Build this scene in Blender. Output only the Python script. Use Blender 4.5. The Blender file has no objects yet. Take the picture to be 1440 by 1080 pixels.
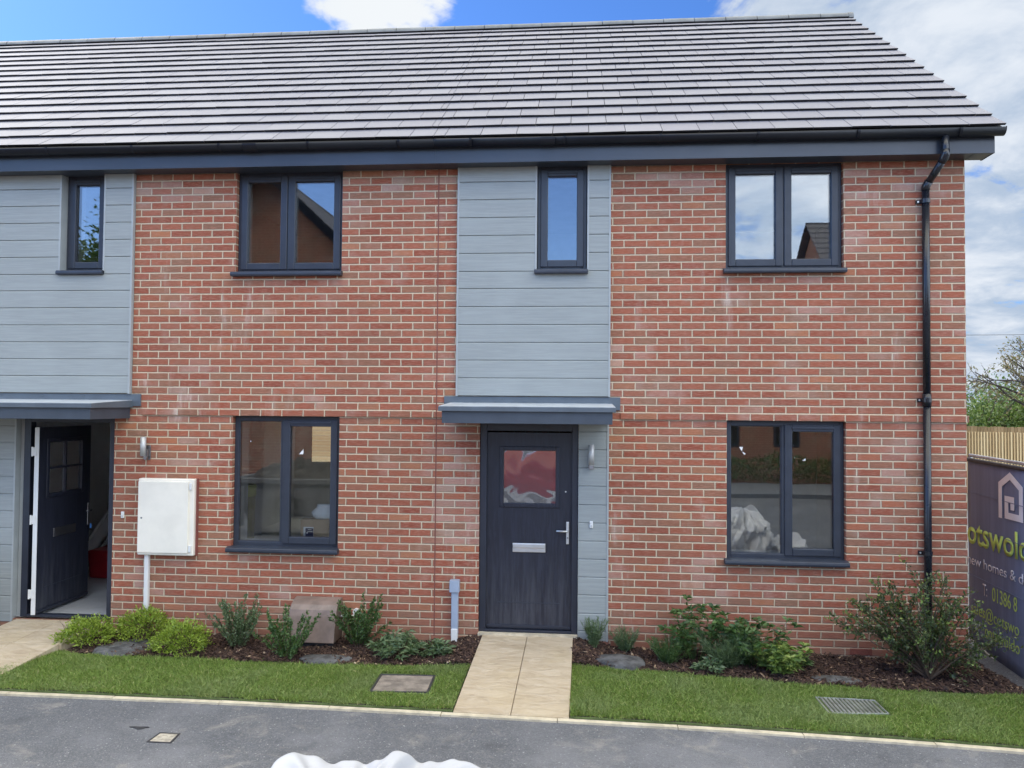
import bpy, math, random
import numpy as np
from mathutils import Vector, Matrix
random.seed(7); RNG = np.random.default_rng(7)
S = bpy.context.scene
COL = S.collection
R = math.radians

# ---------------------------------------------------------------- helpers
def tag(o, label=None, cat=None, group=None, kind=None):
    if label: o['label'] = label
    if cat: o['category'] = cat
    if group: o['group'] = group
    if kind: o['kind'] = kind
    return o

def empty(name, loc, label, cat, group=None):
    o = bpy.data.objects.new(name, None); COL.objects.link(o)
    o.location = loc; o.empty_display_size = .1
    tag(o, label, cat, group)
    return o

class MB:
    """collects vertices and faces in world coordinates; build() links them as one mesh object"""
    def __init__(s): s.v = []; s.f = []
    def add(s, vs, fs):
        n = len(s.v); s.v += [tuple(p) for p in vs]; s.f += [tuple(i + n for i in f) for f in fs]; return s
    def box(s, x0, x1, y0, y1, z0, z1):
        vs = [(x0,y0,z0),(x1,y0,z0),(x1,y1,z0),(x0,y1,z0),(x0,y0,z1),(x1,y0,z1),(x1,y1,z1),(x0,y1,z1)]
        return s.add(vs, [(0,3,2,1),(4,5,6,7),(0,1,5,4),(1,2,6,5),(2,3,7,6),(3,0,4,7)])
    def quad(s, a, b, c, d): return s.add([a,b,c,d], [(0,1,2,3)])
    def prism(s, pts, axis, a, b):
        """polygon of (p,q) swept along axis from a to b"""
        def P(p, q, t): return (t,p,q) if axis == 'x' else (p,t,q) if axis == 'y' else (p,q,t)
        n = len(pts)
        vs = [P(p,q,a) for p,q in pts] + [P(p,q,b) for p,q in pts]
        fs = [tuple(range(n)), tuple(range(2*n-1, n-1, -1))] + [(i, i+n, (i+1)%n+n, (i+1)%n) for i in range(n)]
        return s.add(vs, fs)
    def tube(s, pts, r, n=10, cap=True):
        pts = [Vector(p) for p in pts]; rs = r if isinstance(r, (list, tuple)) else [r]*len(pts)
        vs = []; fs = []; up = None
        for i, p in enumerate(pts):
            t = (pts[min(i+1,len(pts)-1)] - pts[max(i-1,0)]).normalized()
            if up is None:
                up = Vector((0,0,1)) if abs(t.z) < .9 else Vector((1,0,0))
            u = t.cross(up).normalized(); w = u.cross(t).normalized(); up = w
            for k in range(n):
                a = 2*math.pi*k/n; vs.append(p + (u*math.cos(a) + w*math.sin(a))*rs[i])
        for i in range(len(pts)-1):
            for k in range(n):
                fs.append((i*n+k, i*n+(k+1)%n, (i+1)*n+(k+1)%n, (i+1)*n+k))
        if cap: fs += [tuple(range(n-1,-1,-1)), tuple(range((len(pts)-1)*n, len(pts)*n))]
        return s.add(vs, fs)
    def build(s, name, m, parent=None, bevel=0, smooth=False, seg=2):
        me = bpy.data.meshes.new(name); v = s.v
        if parent is not None:
            L = parent
            off = Vector((0,0,0))
            while L is not None: off += L.location; L = L.parent
            v = [(p[0]-off.x, p[1]-off.y, p[2]-off.z) for p in v]
        me.from_pydata(v, [], s.f); me.validate(); me.update()
        o = bpy.data.objects.new(name, me); COL.objects.link(o); me.materials.append(m)
        if parent is not None: o.parent = parent
        if smooth:
            me.polygons.foreach_set('use_smooth', [True]*len(me.polygons))
        if bevel:
            b = o.modifiers.new('bevel', 'BEVEL'); b.width = bevel; b.segments = seg; b.limit_method = 'ANGLE'; b.angle_limit = R(35)
            b.harden_normals = False
        return o

def np_mesh(name, verts, tris_or_quads, m, parent=None, smooth=False, nper=3):
    v = np.asarray(verts, dtype=np.float32); f = np.asarray(tris_or_quads, dtype=np.int32)
    if parent is not None:
        off = Vector((0,0,0)); L = parent
        while L is not None: off += L.location; L = L.parent
        v = v - np.array(off, dtype=np.float32)
    me = bpy.data.meshes.new(name)
    me.vertices.add(len(v)); me.vertices.foreach_set('co', v.ravel())
    me.loops.add(f.size); me.loops.foreach_set('vertex_index', f.ravel())
    me.polygons.add(len(f)); me.polygons.foreach_set('loop_start', np.arange(0, f.size, nper, dtype=np.int32))
    me.update(calc_edges=True)
    if smooth: me.polygons.foreach_set('use_smooth', np.ones(len(f), dtype=bool))
    me.materials.append(m)
    o = bpy.data.objects.new(name, me); COL.objects.link(o)
    if parent is not None: o.parent = parent
    return o

# ---------------------------------------------------------------- material helpers
class NT:
    def __init__(s, tree): s.t = tree; s.t.nodes.clear()
    def n(s, typ, _props=None, **ins):
        nd = s.t.nodes.new('ShaderNode' + typ)
        for k, v in (_props or {}).items(): setattr(nd, k, v)
        for k, v in ins.items():
            key = int(k[1:]) if k[0] == '_' and k[1:].isdigit() else k.replace('_', ' ')
            sock = nd.inputs[key]
            if isinstance(v, bpy.types.NodeSocket): s.t.links.new(v, sock)
            else: sock.default_value = v
        return nd
    def m(s, op, a, b=0.0, c=None, clamp=False):
        ins = dict(_0=a, _1=b)
        if c is not None: ins['_2'] = c
        return s.n('Math', dict(operation=op, use_clamp=clamp), **ins).outputs[0]
    def mix(s, fac, a, b, typ='MIX'):
        nd = s.n('Mix', dict(data_type='RGBA', blend_type=typ))
        for i, v in ((0, fac), (6, a), (7, b)):
            if isinstance(v, bpy.types.NodeSocket): s.t.links.new(v, nd.inputs[i])
            else: nd.inputs[i].default_value = v if i == 0 else ((*v, 1) if len(v) == 3 else v)
        return nd.outputs[2]
    def ramp(s, fac, stops, interp='LINEAR'):
        nd = s.n('ValToRGB', Fac=fac); cr = nd.color_ramp; cr.interpolation = interp
        while len(cr.elements) < len(stops): cr.elements.new(.5)
        for e, (p, c) in zip(cr.elements, stops):
            e.position = p; e.color = (*c, 1) if hasattr(c, '__len__') else (c, c, c, 1)
        return nd.outputs[0]
    def noise(s, vec, scale, detail=3, rough=.5, dist=0, out=0):
        return s.n('TexNoise', Vector=vec, Scale=scale, Detail=detail, Roughness=rough, Distortion=dist).outputs[out]
    def step(s, v, a, b):
        return s.n('MapRange', dict(interpolation_type='SMOOTHSTEP'), Value=v, From_Min=a, From_Max=b).outputs[0]

def rgb(h):   # sRGB 0-255 triple to linear
    return tuple((c/255/12.92 if c/255 <= .04045 else ((c/255+.055)/1.055)**2.4) for c in h)

def new_mat(name):
    m = bpy.data.materials.new(name); m.use_nodes = True
    return m, NT(m.node_tree)
def finish(nt, shader):
    o = nt.n('OutputMaterial'); nt.t.links.new(shader, o.inputs[0])

def mat(name, col, rough=.5, metal=0, spec=.5, var=.12, vscale=6, bump=0, bscale=80, stretch=(1,1,1), coat=0, dirt=None):
    """plain surface with faint large variation, optional fine bump"""
    m, nt = new_mat(name)
    pos = nt.n('NewGeometry').outputs['Position']
    mp = nt.n('Mapping', Vector=pos, Scale=stretch).outputs[0]
    nz = nt.noise(mp, vscale, 5, .6)
    c = nt.mix(nt.step(nz, .3, .7), tuple(x*(1-var) for x in col), tuple(min(1, x*(1+var)) for x in col))
    if dirt:
        c = nt.mix(nt.m('MULTIPLY', nt.step(nt.noise(mp, vscale*.6, 7, .7), .52, .72), .6), c, dirt)
    r = nt.n('MapRange', Value=nt.noise(mp, vscale*2.3, 4), To_Min=max(0, rough-.08), To_Max=min(1, rough+.08)).outputs[0]
    ins = dict(Base_Color=c, Roughness=r, Metallic=metal)
    b = nt.n('BsdfPrincipled', **ins); b.inputs['Specular IOR Level'].default_value = spec
    b.inputs['Coat Weight'].default_value = coat
    if bump:
        bp = nt.n('Bump', Strength=1.0, Distance=bump, Height=nt.noise(mp, bscale, 4, .6)); nt.t.links.new(bp.outputs[0], b.inputs['Normal'])
    finish(nt, b.outputs[0]); return m

ROW0 = 2.147   # a course boundary
def brick_mat():
    m, nt = new_mat('red facing brick')
    g = nt.n('NewGeometry'); sp = nt.n('SeparateXYZ', Vector=g.outputs['Position']); sn = nt.n('SeparateXYZ', Vector=g.outputs['Normal'])
    side = nt.m('GREATER_THAN', nt.m('ABSOLUTE', sn.outputs[0]), .5)
    u = nt.n('Mix', dict(data_type='FLOAT'), _0=side, _2=sp.outputs[0], _3=sp.outputs[1]).outputs[0]
    pos = g.outputs['Position']
    wob = nt.n('SeparateXYZ', Vector=nt.noise(pos, 26, 3, .6, out=1))
    u = nt.m('ADD', u, nt.m('MULTIPLY', nt.m('SUBTRACT', wob.outputs[0], .5), .009))
    z = nt.m('ADD', sp.outputs[2], nt.m('MULTIPLY', nt.m('SUBTRACT', wob.outputs[1], .5), .006))
    zr = nt.m('DIVIDE', nt.m('SUBTRACT', z, ROW0), .075)
    row = nt.m('FLOOR', zr); fz = nt.m('SUBTRACT', zr, row)
    par = nt.m('FLOORED_MODULO', row, 2.0)
    rj = nt.m('MULTIPLY', nt.m('SUBTRACT', nt.n('TexWhiteNoise', dict(noise_dimensions='1D'), W=row).outputs[0], .5), .07)
    ur = nt.m('ADD', nt.m('DIVIDE', u, .225), nt.m('ADD', nt.m('MULTIPLY', par, .5), rj))
    cid = nt.m('FLOOR', ur); fu = nt.m('SUBTRACT', ur, cid)
    # distance in metres inside the brick cell: mortar sits at the top 10 mm and the left 10 mm
    dz = nt.m('MINIMUM', nt.m('MULTIPLY', fz, .075), nt.m('SUBTRACT', .0638, nt.m('MULTIPLY', fz, .075)))
    du = nt.m('MINIMUM', nt.m('SUBTRACT', nt.m('MULTIPLY', fu, .225), .0), nt.m('SUBTRACT', .2138, nt.m('MULTIPLY', fu, .225)))
    d = nt.m('MINIMUM', dz, du)
    brick = nt.step(d, -.0016, .0016)
    wn = nt.n('TexWhiteNoise', dict(noise_dimensions='2D'), Vector=nt.n('CombineXYZ', X=cid, Y=row).outputs[0])
    base = nt.ramp(wn.outputs[0], [(0, (.30,.080,.047)), (.22, (.345,.102,.058)), (.5, (.365,.115,.064)), (.68, (.325,.113,.067)), (.78, (.285,.125,.074)), (.88, (.235,.128,.080)), (.95, (.40,.158,.077)), (1, (.325,.088,.050))])
    w2 = nt.n('SeparateColor', Color=wn.outputs[1])
    base = nt.mix(1.0, base, nt.n('CombineColor', Red=nt.m('MULTIPLY_ADD', w2.outputs[0], .2, .9), Green=nt.m('MULTIPLY_ADD', w2.outputs[0], .2, .9), Blue=nt.m('MULTIPLY_ADD', w2.outputs[0], .2, .9)).outputs[0], 'MULTIPLY')
    # drag marks and mottling within each brick
    st = nt.n('Mapping', Vector=pos, Scale=(9, 9, 60)).outputs[0]
    base = nt.mix(nt.m('MULTIPLY', nt.step(nt.noise(st, 1.6, 5, .65), .42, .72), .6), base, (.53,.24,.165))
    base = nt.mix(nt.m('MULTIPLY', nt.step(nt.noise(pos, 60, 4, .7), .52, .75), .6), base, (.20,.075,.055))
    edge = nt.m('MULTIPLY', nt.step(d, .016, .0), nt.step(nt.noise(pos, 9, 4, .65), .38, .62))
    base = nt.mix(nt.m('MULTIPLY', edge, .95), base, (.27,.165,.115))
    base = nt.mix(nt.m('MULTIPLY', nt.step(nt.noise(pos, 5.5, 5, .6), .52, .72), .55), base, (.33,.185,.125))
    mort = nt.mix(nt.noise(pos, 40, 4, .7), (.50,.39,.265), (.69,.57,.41))
    mort = nt.mix(nt.m('MULTIPLY', nt.step(nt.noise(pos, 1.3, 3), .5, .7), .45), mort, (.44,.31,.235))
    base = nt.mix(nt.m('MULTIPLY', nt.step(nt.noise(pos, .9, 4, .6), .40, .66), .35), base, (.255,.10,.062))
    col = nt.mix(brick, mort, base)
    # lime bloom: pale stains in patches and short runs down the face
    run = nt.n('Mapping', Vector=pos, Scale=(5.5, 5.5, 1.1)).outputs[0]
    bl = nt.m('MULTIPLY', nt.step(nt.noise(run, 1.0, 6, .68), .54, .74), nt.step(nt.noise(pos, .75, 3), .45, .63))
    brow = nt.n('TexWhiteNoise', dict(noise_dimensions='2D'), Vector=nt.n('CombineXYZ', X=nt.m('ADD', cid, 37.0), Y=row).outputs[0]).outputs[0]
    hi = nt.m('MULTIPLY', nt.step(nt.noise(pos, 1.1, 4, .6), .47, .66), nt.step(brow, .45, .95))
    top = nt.m('MULTIPLY', nt.m('MULTIPLY', nt.step(sp.outputs[2], 4.22, 4.5), nt.step(sp.outputs[2], 4.66, 4.58)), nt.step(brow, .35, .9))
    bl = nt.m('MULTIPLY', bl, nt.m('MULTIPLY_ADD', brow, .75, .15))
    bl = nt.m('ADD', nt.m('ADD', nt.m('MULTIPLY', bl, .85), nt.m('MULTIPLY', hi, .34)), nt.m('MULTIPLY', top, .30), clamp=True)
    bl = nt.m('MULTIPLY', bl, nt.m('MULTIPLY_ADD', nt.noise(pos, 55, 4, .7), 1.0, .35))
    col = nt.mix(bl, col, (.66,.56,.47))
    # damp splash band of the bottom courses
    low = nt.m('MULTIPLY', nt.step(sp.outputs[2], .32, -.02), nt.m('MULTIPLY_ADD', nt.noise(pos, 3, 4), .7, .1))
    col = nt.mix(nt.m('MULTIPLY', low, .75), col, (.30,.175,.125))
    b = nt.n('BsdfPrincipled', Base_Color=col, Roughness=.88); b.inputs['Specular IOR Level'].default_value = .25
    prof = nt.step(d, -.004, .005)
    h = nt.m('ADD', nt.m('MULTIPLY', prof, 1.0), nt.m('MULTIPLY', nt.noise(st, 2.2, 5, .7), .42))
    h = nt.m('ADD', h, nt.m('MULTIPLY', nt.noise(pos, 120, 3, .6), .22))
    bp = nt.n('Bump', Strength=1.0, Distance=.0065, Height=h); nt.t.links.new(bp.outputs[0], b.inputs['Normal'])
    finish(nt, b.outputs[0]); return m

def island_mat(name, stops, rough=.5, spec=.4, fine=.15, trans=None, bump=0, bscale=60, patch=None):
    """colour picked per loose piece (tile, leaf, chip)"""
    m, nt = new_mat(name)
    g = nt.n('NewGeometry'); pos = g.outputs['Position']
    c = nt.ramp(g.outputs['Random Per Island'], stops)
    nz = nt.noise(pos, bscale, 4, .65)
    c = nt.mix(nt.m('MULTIPLY', nt.step(nz, .4, .75), fine), c, tuple(min(1, x*1.7) for x in stops[len(stops)//2][1]))
    if patch: c = nt.mix(nt.m('MULTIPLY', nt.step(nt.noise(pos, patch[0], 4, .6), .42, .68), patch[2]), c, patch[1])
    b = nt.n('BsdfPrincipled', Base_Color=c, Roughness=rough); b.inputs['Specular IOR Level'].default_value = spec
    if bump:
        bp = nt.n('Bump', Strength=1.0, Distance=bump, Height=nz); nt.t.links.new(bp.outputs[0], b.inputs['Normal'])
    sh = b.outputs[0]
    if trans:
        t = nt.n('BsdfTranslucent', Color=nt.mix(.5, c, trans)); sh = nt.n('MixShader', Fac=.28, _1=sh, _2=t.outputs[0]).outputs[0]
    finish(nt, sh); return m

def wood_grain_mat(name, col, rough, depth=.0012, vertical=True, amt=.25, dust=None):
    m, nt = new_mat(name)
    g = nt.n('NewGeometry'); pos = g.outputs['Position']
    sc = (28, 28, 2.2) if vertical else (1.6, 20, 45)
    mp = nt.n('Mapping', Vector=pos, Scale=sc).outputs[0]
    nz = nt.noise(mp, 1.5, 6, .62, .9)
    gr = nt.step(nz, .42, .62)
    big = nt.noise(pos, 1.7, 4)
    c = nt.mix(gr, tuple(x*(1-amt) for x in col), tuple(x*(1+amt*.6) for x in col))
    c = nt.mix(nt.m('MULTIPLY', nt.step(big, .4, .7), .25), c, tuple(min(1, x*1.25+.004) for x in col))
    if dust:
        zc = nt.n('SeparateXYZ', Vector=pos).outputs[2]
        c = nt.mix(nt.m('MULTIPLY', nt.m('MULTIPLY', nt.step(zc, 1.0, .05), nt.step(nt.noise(mp, .8, 6, .7), .35, .7)), .55), c, dust)
    b = nt.n('BsdfPrincipled', Base_Color=c, Roughness=rough); b.inputs['Specular IOR Level'].default_value = .45
    bp = nt.n('Bump', Strength=1.0, Distance=depth, Height=nz); nt.t.links.new(bp.outputs[0], b.inputs['Normal'])
    finish(nt, b.outputs[0]); return m

def glass_mat(name, refl=.12, bump=0, tint=(.955,.975,.97), solid=None):
    m, nt = new_mat(name)
    pos = nt.n('NewGeometry').outputs['Position']
    fr = nt.n('Fresnel', IOR=1.5).outputs[0]
    fac = nt.m('ADD', nt.m('MULTIPLY', fr, .9), refl - .036, clamp=True)
    gl = nt.n('BsdfGlossy', Color=(.95,.97,1,1), Roughness=.035 if solid and bump > .003 else .0)
    dist, sc = (bump, 3.2) if bump else (.0006, 1.1)
    bp = nt.n('Bump', Strength=1.0, Distance=dist, Height=nt.noise(pos, sc, 2 if not bump else 1, .4, 0 if not bump else .8))
    nt.t.links.new(bp.outputs[0], gl.inputs['Normal'])
    if solid: tr = nt.n('BsdfPrincipled', Base_Color=(*solid, 1), Roughness=.6)
    else: tr = nt.n('BsdfTransparent', Color=(*tint, 1))
    finish(nt, nt.n('MixShader', Fac=fac, _1=tr.outputs[0], _2=gl.outputs[0]).outputs[0]); return m

def asphalt_mat():
    m, nt = new_mat('road asphalt'); pos = nt.n('NewGeometry').outputs['Position']
    vo = nt.n('TexVoronoi', Vector=pos, Scale=115.0); stone = nt.n('SeparateColor', Color=vo.outputs['Color']).outputs[0]
    c = nt.ramp(stone, [(0, (.115,.118,.126)), (.5, (.142,.145,.155)), (.88, (.172,.175,.185)), (.985, (.22,.223,.23)), (1, (.42,.42,.41))])
    c = nt.mix(nt.m('MULTIPLY', nt.step(nt.noise(pos, 260, 3, .7), .5, .7), .4), c, (.075,.078,.088))
    c = nt.mix(nt.m('MULTIPLY', nt.step(nt.noise(pos, 1.1, 6, .62), .46, .7), .5), c, (.25,.25,.262))
    c = nt.mix(nt.m('MULTIPLY', nt.step(nt.noise(pos, 2.4, 7, .7, .6), .54, .70), .6), c, (.33,.31,.275))
    c = nt.mix(nt.m('MULTIPLY', nt.step(nt.noise(pos, 3.1, 5, .6), .56, .78), .5), c, (.055,.058,.068))
    b = nt.n('BsdfPrincipled', Base_Color=c, Roughness=.82); b.inputs['Specular IOR Level'].default_value = .35
    h = nt.m('ADD', nt.m('MULTIPLY', vo.outputs['Distance'], -1.1), nt.m('MULTIPLY', nt.noise(pos, 240, 3), .5))
    bp = nt.n('Bump', Strength=1.0, Distance=.006, Height=h); nt.t.links.new(bp.outputs[0], b.inputs['Normal'])
    finish(nt, b.outputs[0]); return m

def paving_mat():
    m, nt = new_mat('riven buff paving'); pos = nt.n('NewGeometry').outputs['Position']
    mp = nt.n('Mapping', Vector=pos, Scale=(1.3, 3.2, 1)).outputs[0]
    rv = nt.noise(mp, 3.6, 7, .62, 1.0)
    c = nt.ramp(rv, [(.25, (.36,.28,.185)), (.45, (.455,.365,.25)), (.6, (.52,.43,.31)), (.8, (.59,.505,.38))])
    c = nt.mix(nt.m('MULTIPLY', nt.step(nt.noise(pos, 2.2, 5), .5, .72), .4), c, (.50,.40,.25))
    c = nt.mix(nt.m('MULTIPLY', nt.step(nt.noise(pos, 8, 6, .7), .62, .75), .45), c, (.33,.255,.18))
    b = nt.n('BsdfPrincipled', Base_Color=c, Roughness=.85)
    bp = nt.n('Bump', Strength=1.0, Distance=.02, Height=rv); nt.t.links.new(bp.outputs[0], b.inputs['Normal'])
    finish(nt, b.outputs[0]); return m

M = {}
M['brick'] = brick_mat()
M['tile'] = island_mat('grey concrete roof tile', [(0,(.168,.163,.182)),(.4,(.180,.175,.195)),(.75,(.190,.185,.203)),(1,(.205,.20,.217))], rough=.7, spec=.3, fine=.2, bump=.001, bscale=90, patch=(1.1,(.215,.21,.228),.35))
M['butt_shade'] = mat('painted tile edge shade', (.034,.034,.040), .8)  # shade under each course put into the tile edge and underside colour
M['ridge'] = mat('ridge tile', (.15,.155,.155), .65, var=.2, vscale=4, bump=.001)
M['dark'] = mat('dark underlay', (.02,.02,.022), .9)
M['fascia'] = mat('dark blue grey upvc fascia', (.043,.052,.068), .33, spec=.5, var=.1, vscale=1.5)
M['gutter'] = mat('black upvc gutter', (.008,.009,.013), .38, spec=.3)
M['pipe'] = mat('black upvc downpipe', (.012,.014,.019), .28, spec=.5)
M['frame'] = mat('anthracite upvc frame', (.034,.041,.057), .38, spec=.45, var=.1, bump=.0003, bscale=160)
M['doorframe'] = mat('navy door frame', (.022,.026,.040), .42, var=.1)
M['door'] = wood_grain_mat('navy grained door', (.019,.021,.034), .42, .0014, True, .25, (.085,.09,.105))
M['board'] = wood_grain_mat('blue grey fibre cement board', (.312,.335,.325), .62, .0012, False, .07)
M['trim'] = mat('grey aluminium trim', (.355,.378,.376), .45, var=.06)
M['canopy'] = mat('grey glass fibre canopy', (.105,.128,.153), .42, var=.1)
M['canopy_face'] = mat('dark grey canopy face', (.055,.068,.087), .42, var=.1)
M['canopy_top'] = mat('canopy top', (.44,.47,.49), .5, var=.12)
M['glass'] = glass_mat('window glass')
M['obscure'] = glass_mat('rippled door glass', .19, .006, solid=(.05,.05,.055))
M['hallglass'] = glass_mat('frosted lights', .05, .002, solid=(.10,.105,.115))
M['plaster'] = mat('white plaster', (.72,.72,.70), .8, var=.04)
M['room'] = mat('unfurnished room', (.50,.50,.48), .9, var=.06)
M['hallfloor'] = mat('grey screed floor', (.40,.41,.42), .6, var=.12, vscale=2)
M['steel'] = mat('brushed steel', (.66,.66,.65), .42, metal=1, var=.06)
M['lampsteel'] = mat('satin steel lamp', (.52,.52,.51), .5, metal=.45, var=.04)
M['darksteel'] = mat('dark steel', (.30,.29,.29), .4, metal=1, var=.1)
M['white'] = mat('white upvc', (.74,.74,.72), .4, var=.03)
M['meter'] = mat('off white meter box', (.85,.80,.69), .42, var=.05, vscale=3, bump=.0004, bscale=300)
M['reveal'] = mat('red brown sealant', (.22,.07,.055), .8)
M['greypipe'] = mat('blue grey plastic pipe', (.34,.40,.50), .4, var=.06)
M['brownbox'] = mat('weathered brown plastic', (.205,.15,.122), .45, var=.2, vscale=7, dirt=(.31,.25,.21))
M['joint'] = mat('movement joint sealant', (.21,.075,.055), .8)
M['asphalt'] = asphalt_mat()
M['paving'] = paving_mat()
M['edging'] = mat('cream concrete edging', (.56,.49,.36), .85, var=.2, vscale=9, bump=.002, bscale=50, dirt=(.36,.31,.23))
M['soil'] = mat('dark soil', (.032,.021,.016), .95, var=.4, vscale=20, bump=.01, bscale=40)
M['turfsoil'] = mat('turf base', (.09,.125,.04), .95, var=.3, vscale=12, bump=.006, bscale=60)
M['earth'] = mat('earth', (.10,.10,.06), .95, var=.3, vscale=.6)
M['slate'] = mat('dark grey stone', (.105,.105,.105), .92, spec=.15, var=.4, vscale=11, bump=.009, bscale=24, dirt=(.055,.042,.034))
M['cover'] = mat('rusty concrete cover', (.235,.20,.165), .8, var=.35, vscale=9, bump=.003, bscale=50, dirt=(.11,.085,.07))
M['galv'] = mat('galvanised steel', (.52,.54,.56), .42, metal=.8, var=.25, vscale=14)
M['iron'] = mat('dark cast iron', (.05,.05,.056), .55, metal=.3, var=.3, vscale=20)
M['chip'] = island_mat('bark chips', [(0,(.026,.017,.014)),(.35,(.052,.031,.025)),(.7,(.08,.047,.037)),(.9,(.115,.07,.05)),(.955,(.16,.10,.065)),(.985,(.36,.25,.16)),(1,(.52,.40,.28))], .8, .25, .2)
M['grass'] = island_mat('turf blades', [(0,(.15,.225,.045)),(.4,(.215,.315,.066)),(.75,(.28,.385,.09)),(.93,(.37,.40,.14)),(1,(.50,.44,.22))], .5, .25, .0, (.26,.40,.08), patch=(1.7,(.30,.36,.15),.6))
def leafm(name, a, b, c, rough=.4, tr=(.25,.4,.06)):
    return island_mat(name, [(0,a),(.5,b),(1,c)], rough, .45, .05, tr)
M['leaf_lime'] = leafm('lime leaves', (.12,.19,.018), (.26,.36,.045), (.42,.52,.09), .4, (.4,.5,.08))
M['leaf_green'] = leafm('mid green leaves', (.035,.08,.025), (.065,.13,.04), (.13,.21,.07))
M['leaf_grey'] = leafm('grey green leaves', (.065,.115,.055), (.115,.175,.085), (.20,.26,.14))
M['leaf_dark'] = leafm('dark leaves', (.03,.05,.024), (.06,.09,.04), (.14,.17,.065))
M['leaf_tip'] = leafm('young leaves', (.10,.17,.035), (.17,.25,.06), (.28,.34,.09))
M['leaf_bush'] = leafm('hedgerow leaves', (.035,.07,.02), (.10,.155,.04), (.24,.29,.09))
M['leaf_red'] = leafm('reddish leaves', (.14,.10,.06), (.19,.16,.07), (.30,.17,.11))
M['twig'] = mat('twig bark', (.10,.07,.048), .85, var=.25, vscale=30)
M['bark'] = mat('tree bark', (.075,.06,.05), .9, var=.3, vscale=10, bump=.01, bscale=25)
M['pine'] = island_mat('new pine pales', [(0,(.46,.31,.15)),(.5,(.60,.43,.22)),(1,(.70,.53,.29))], .75, .3, .25)
M['pineback'] = island_mat('shaded pine boards', [(0,(.20,.135,.065)),(.5,(.27,.18,.09)),(1,(.34,.23,.12))], .8, .25, .25)  # pine colour darkened to carry the shade on the rear boards
M['banner'] = mat('purple grey banner mesh', (.19,.235,.36), .7, var=.12, vscale=1.5, bump=.003, bscale=18, stretch=(1,6,.3))
M['banner_white'] = mat('banner white print', (.82,.84,.88), .7, var=.06)
M['banner_lime'] = mat('banner lime print', (.60,.80,.18), .7, var=.08)
M['bag'] = mat('white woven polypropylene', (.34,.35,.38), .6, var=.05, vscale=5, bump=.003, bscale=14)
M['bag_sunlit'] = mat('sunlit white woven sack', (.78,.79,.82), .6, var=.05, vscale=5)  # sunlight put into the colour of the bags mirrored in the window
M['bag_grey'] = mat('grey woven sack', (.19,.19,.20), .7, var=.12, bump=.004, bscale=12)
M['print'] = mat('black print', (.02,.02,.022), .7)
M['card'] = mat('brown cardboard', (.50,.37,.235), .8, var=.06)
M['cardlabel'] = mat('white paper label', (.8,.8,.78), .7)
M['labelblue'] = mat('navy label print', (.03,.03,.09), .6)
M['foam'] = mat('white foam wrap', (.82,.85,.85), .6)
M['bucket'] = mat('olive yellow plastic', (.25,.24,.045), .4)
M['bucketlid'] = mat('lime yellow plastic', (.52,.55,.10), .4)
M['redplastic'] = mat('red plastic', (.30,.012,.02), .4)
M['carred'] = mat('red car paint', (.42,.035,.03), .2, coat=.8, var=.03)
M['rubber'] = mat('black rubber', (.015,.015,.016), .7)
M['carglass'] = mat('car glass', (.01,.012,.015), .05, spec=.8)
M['lamp'] = mat('clear lamp', (.5,.5,.5), .1)
M['skip'] = mat('grey painted steel', (.17,.17,.18), .5, var=.25, vscale=4, dirt=(.10,.075,.055))
M['rubble'] = mat('dark rubble', (.06,.05,.042), .95, var=.5, vscale=9, bump=.02, bscale=9)
M['cable'] = mat('black cable', (.02,.02,.02), .6)
M['bluekey'] = mat('blue key tag', (.06,.22,.55), .4)

# ---------------------------------------------------------------- camera (solved from the photograph)
def look(px, py, pz, yaw, pitch, roll):
    f = Vector((math.sin(yaw)*math.cos(pitch), math.cos(yaw)*math.cos(pitch), math.sin(pitch)))
    r = Vector((math.cos(yaw), -math.sin(yaw), 0)); u = r.cross(f)
    r2 = r*math.cos(roll) + u*math.sin(roll); u2 = -r*math.sin(roll) + u*math.cos(roll)
    m = Matrix(((r2.x,u2.x,-f.x,px),(r2.y,u2.y,-f.y,py),(r2.z,u2.z,-f.z,pz),(0,0,0,1)))
    return m
cam = bpy.data.cameras.new('camera'); co = bpy.data.objects.new('camera', cam); COL.objects.link(co)
co.matrix_world = look(-3.73113651, -7.67704919, 2.28418778, R(-4.81956811), R(1.5548713), R(.46085822))
cam.sensor_width = 36; cam.lens = 1074.630929555/1440*36; cam.clip_start = .05; cam.clip_end = 2000
S.camera = co

# ---------------------------------------------------------------- light
SUN_EL, SUN_AZ = R(43), R(-60)     # azimuth from +Y towards +X: behind the houses to the left, veiled by cloud
sd = Vector((math.sin(SUN_AZ)*math.cos(SUN_EL), math.cos(SUN_AZ)*math.cos(SUN_EL), math.sin(SUN_EL)))
sl = bpy.data.lights.new('sun', 'SUN'); sl.energy = .55; sl.angle = R(11); sl.color = (1, .95, .87)
so = bpy.data.objects.new('sun', sl); COL.objects.link(so); so.rotation_euler = (-sd).to_track_quat('-Z', 'Y').to_euler()
W = bpy.data.worlds.new('World'); S.world = W; W.use_nodes = True
nt = NT(W.node_tree)
sky = nt.n('TexSky', dict(sky_type='NISHITA', sun_disc=False, sun_elevation=SUN_EL, sun_rotation=SUN_AZ, altitude=50, air_density=1.0, dust_density=.6, ozone_density=1.5)).outputs[0]
dirv = nt.n('TexCoord').outputs['Generated']
sp = nt.n('SeparateXYZ', Vector=dirv)
zz = nt.m('ADD', nt.m('MAXIMUM', sp.outputs[2], 0.0), .22)
pl = nt.n('CombineXYZ', X=nt.m('DIVIDE', sp.outputs[0], zz), Y=nt.m('DIVIDE', sp.outputs[1], zz), Z=.35).outputs[0]
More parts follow.
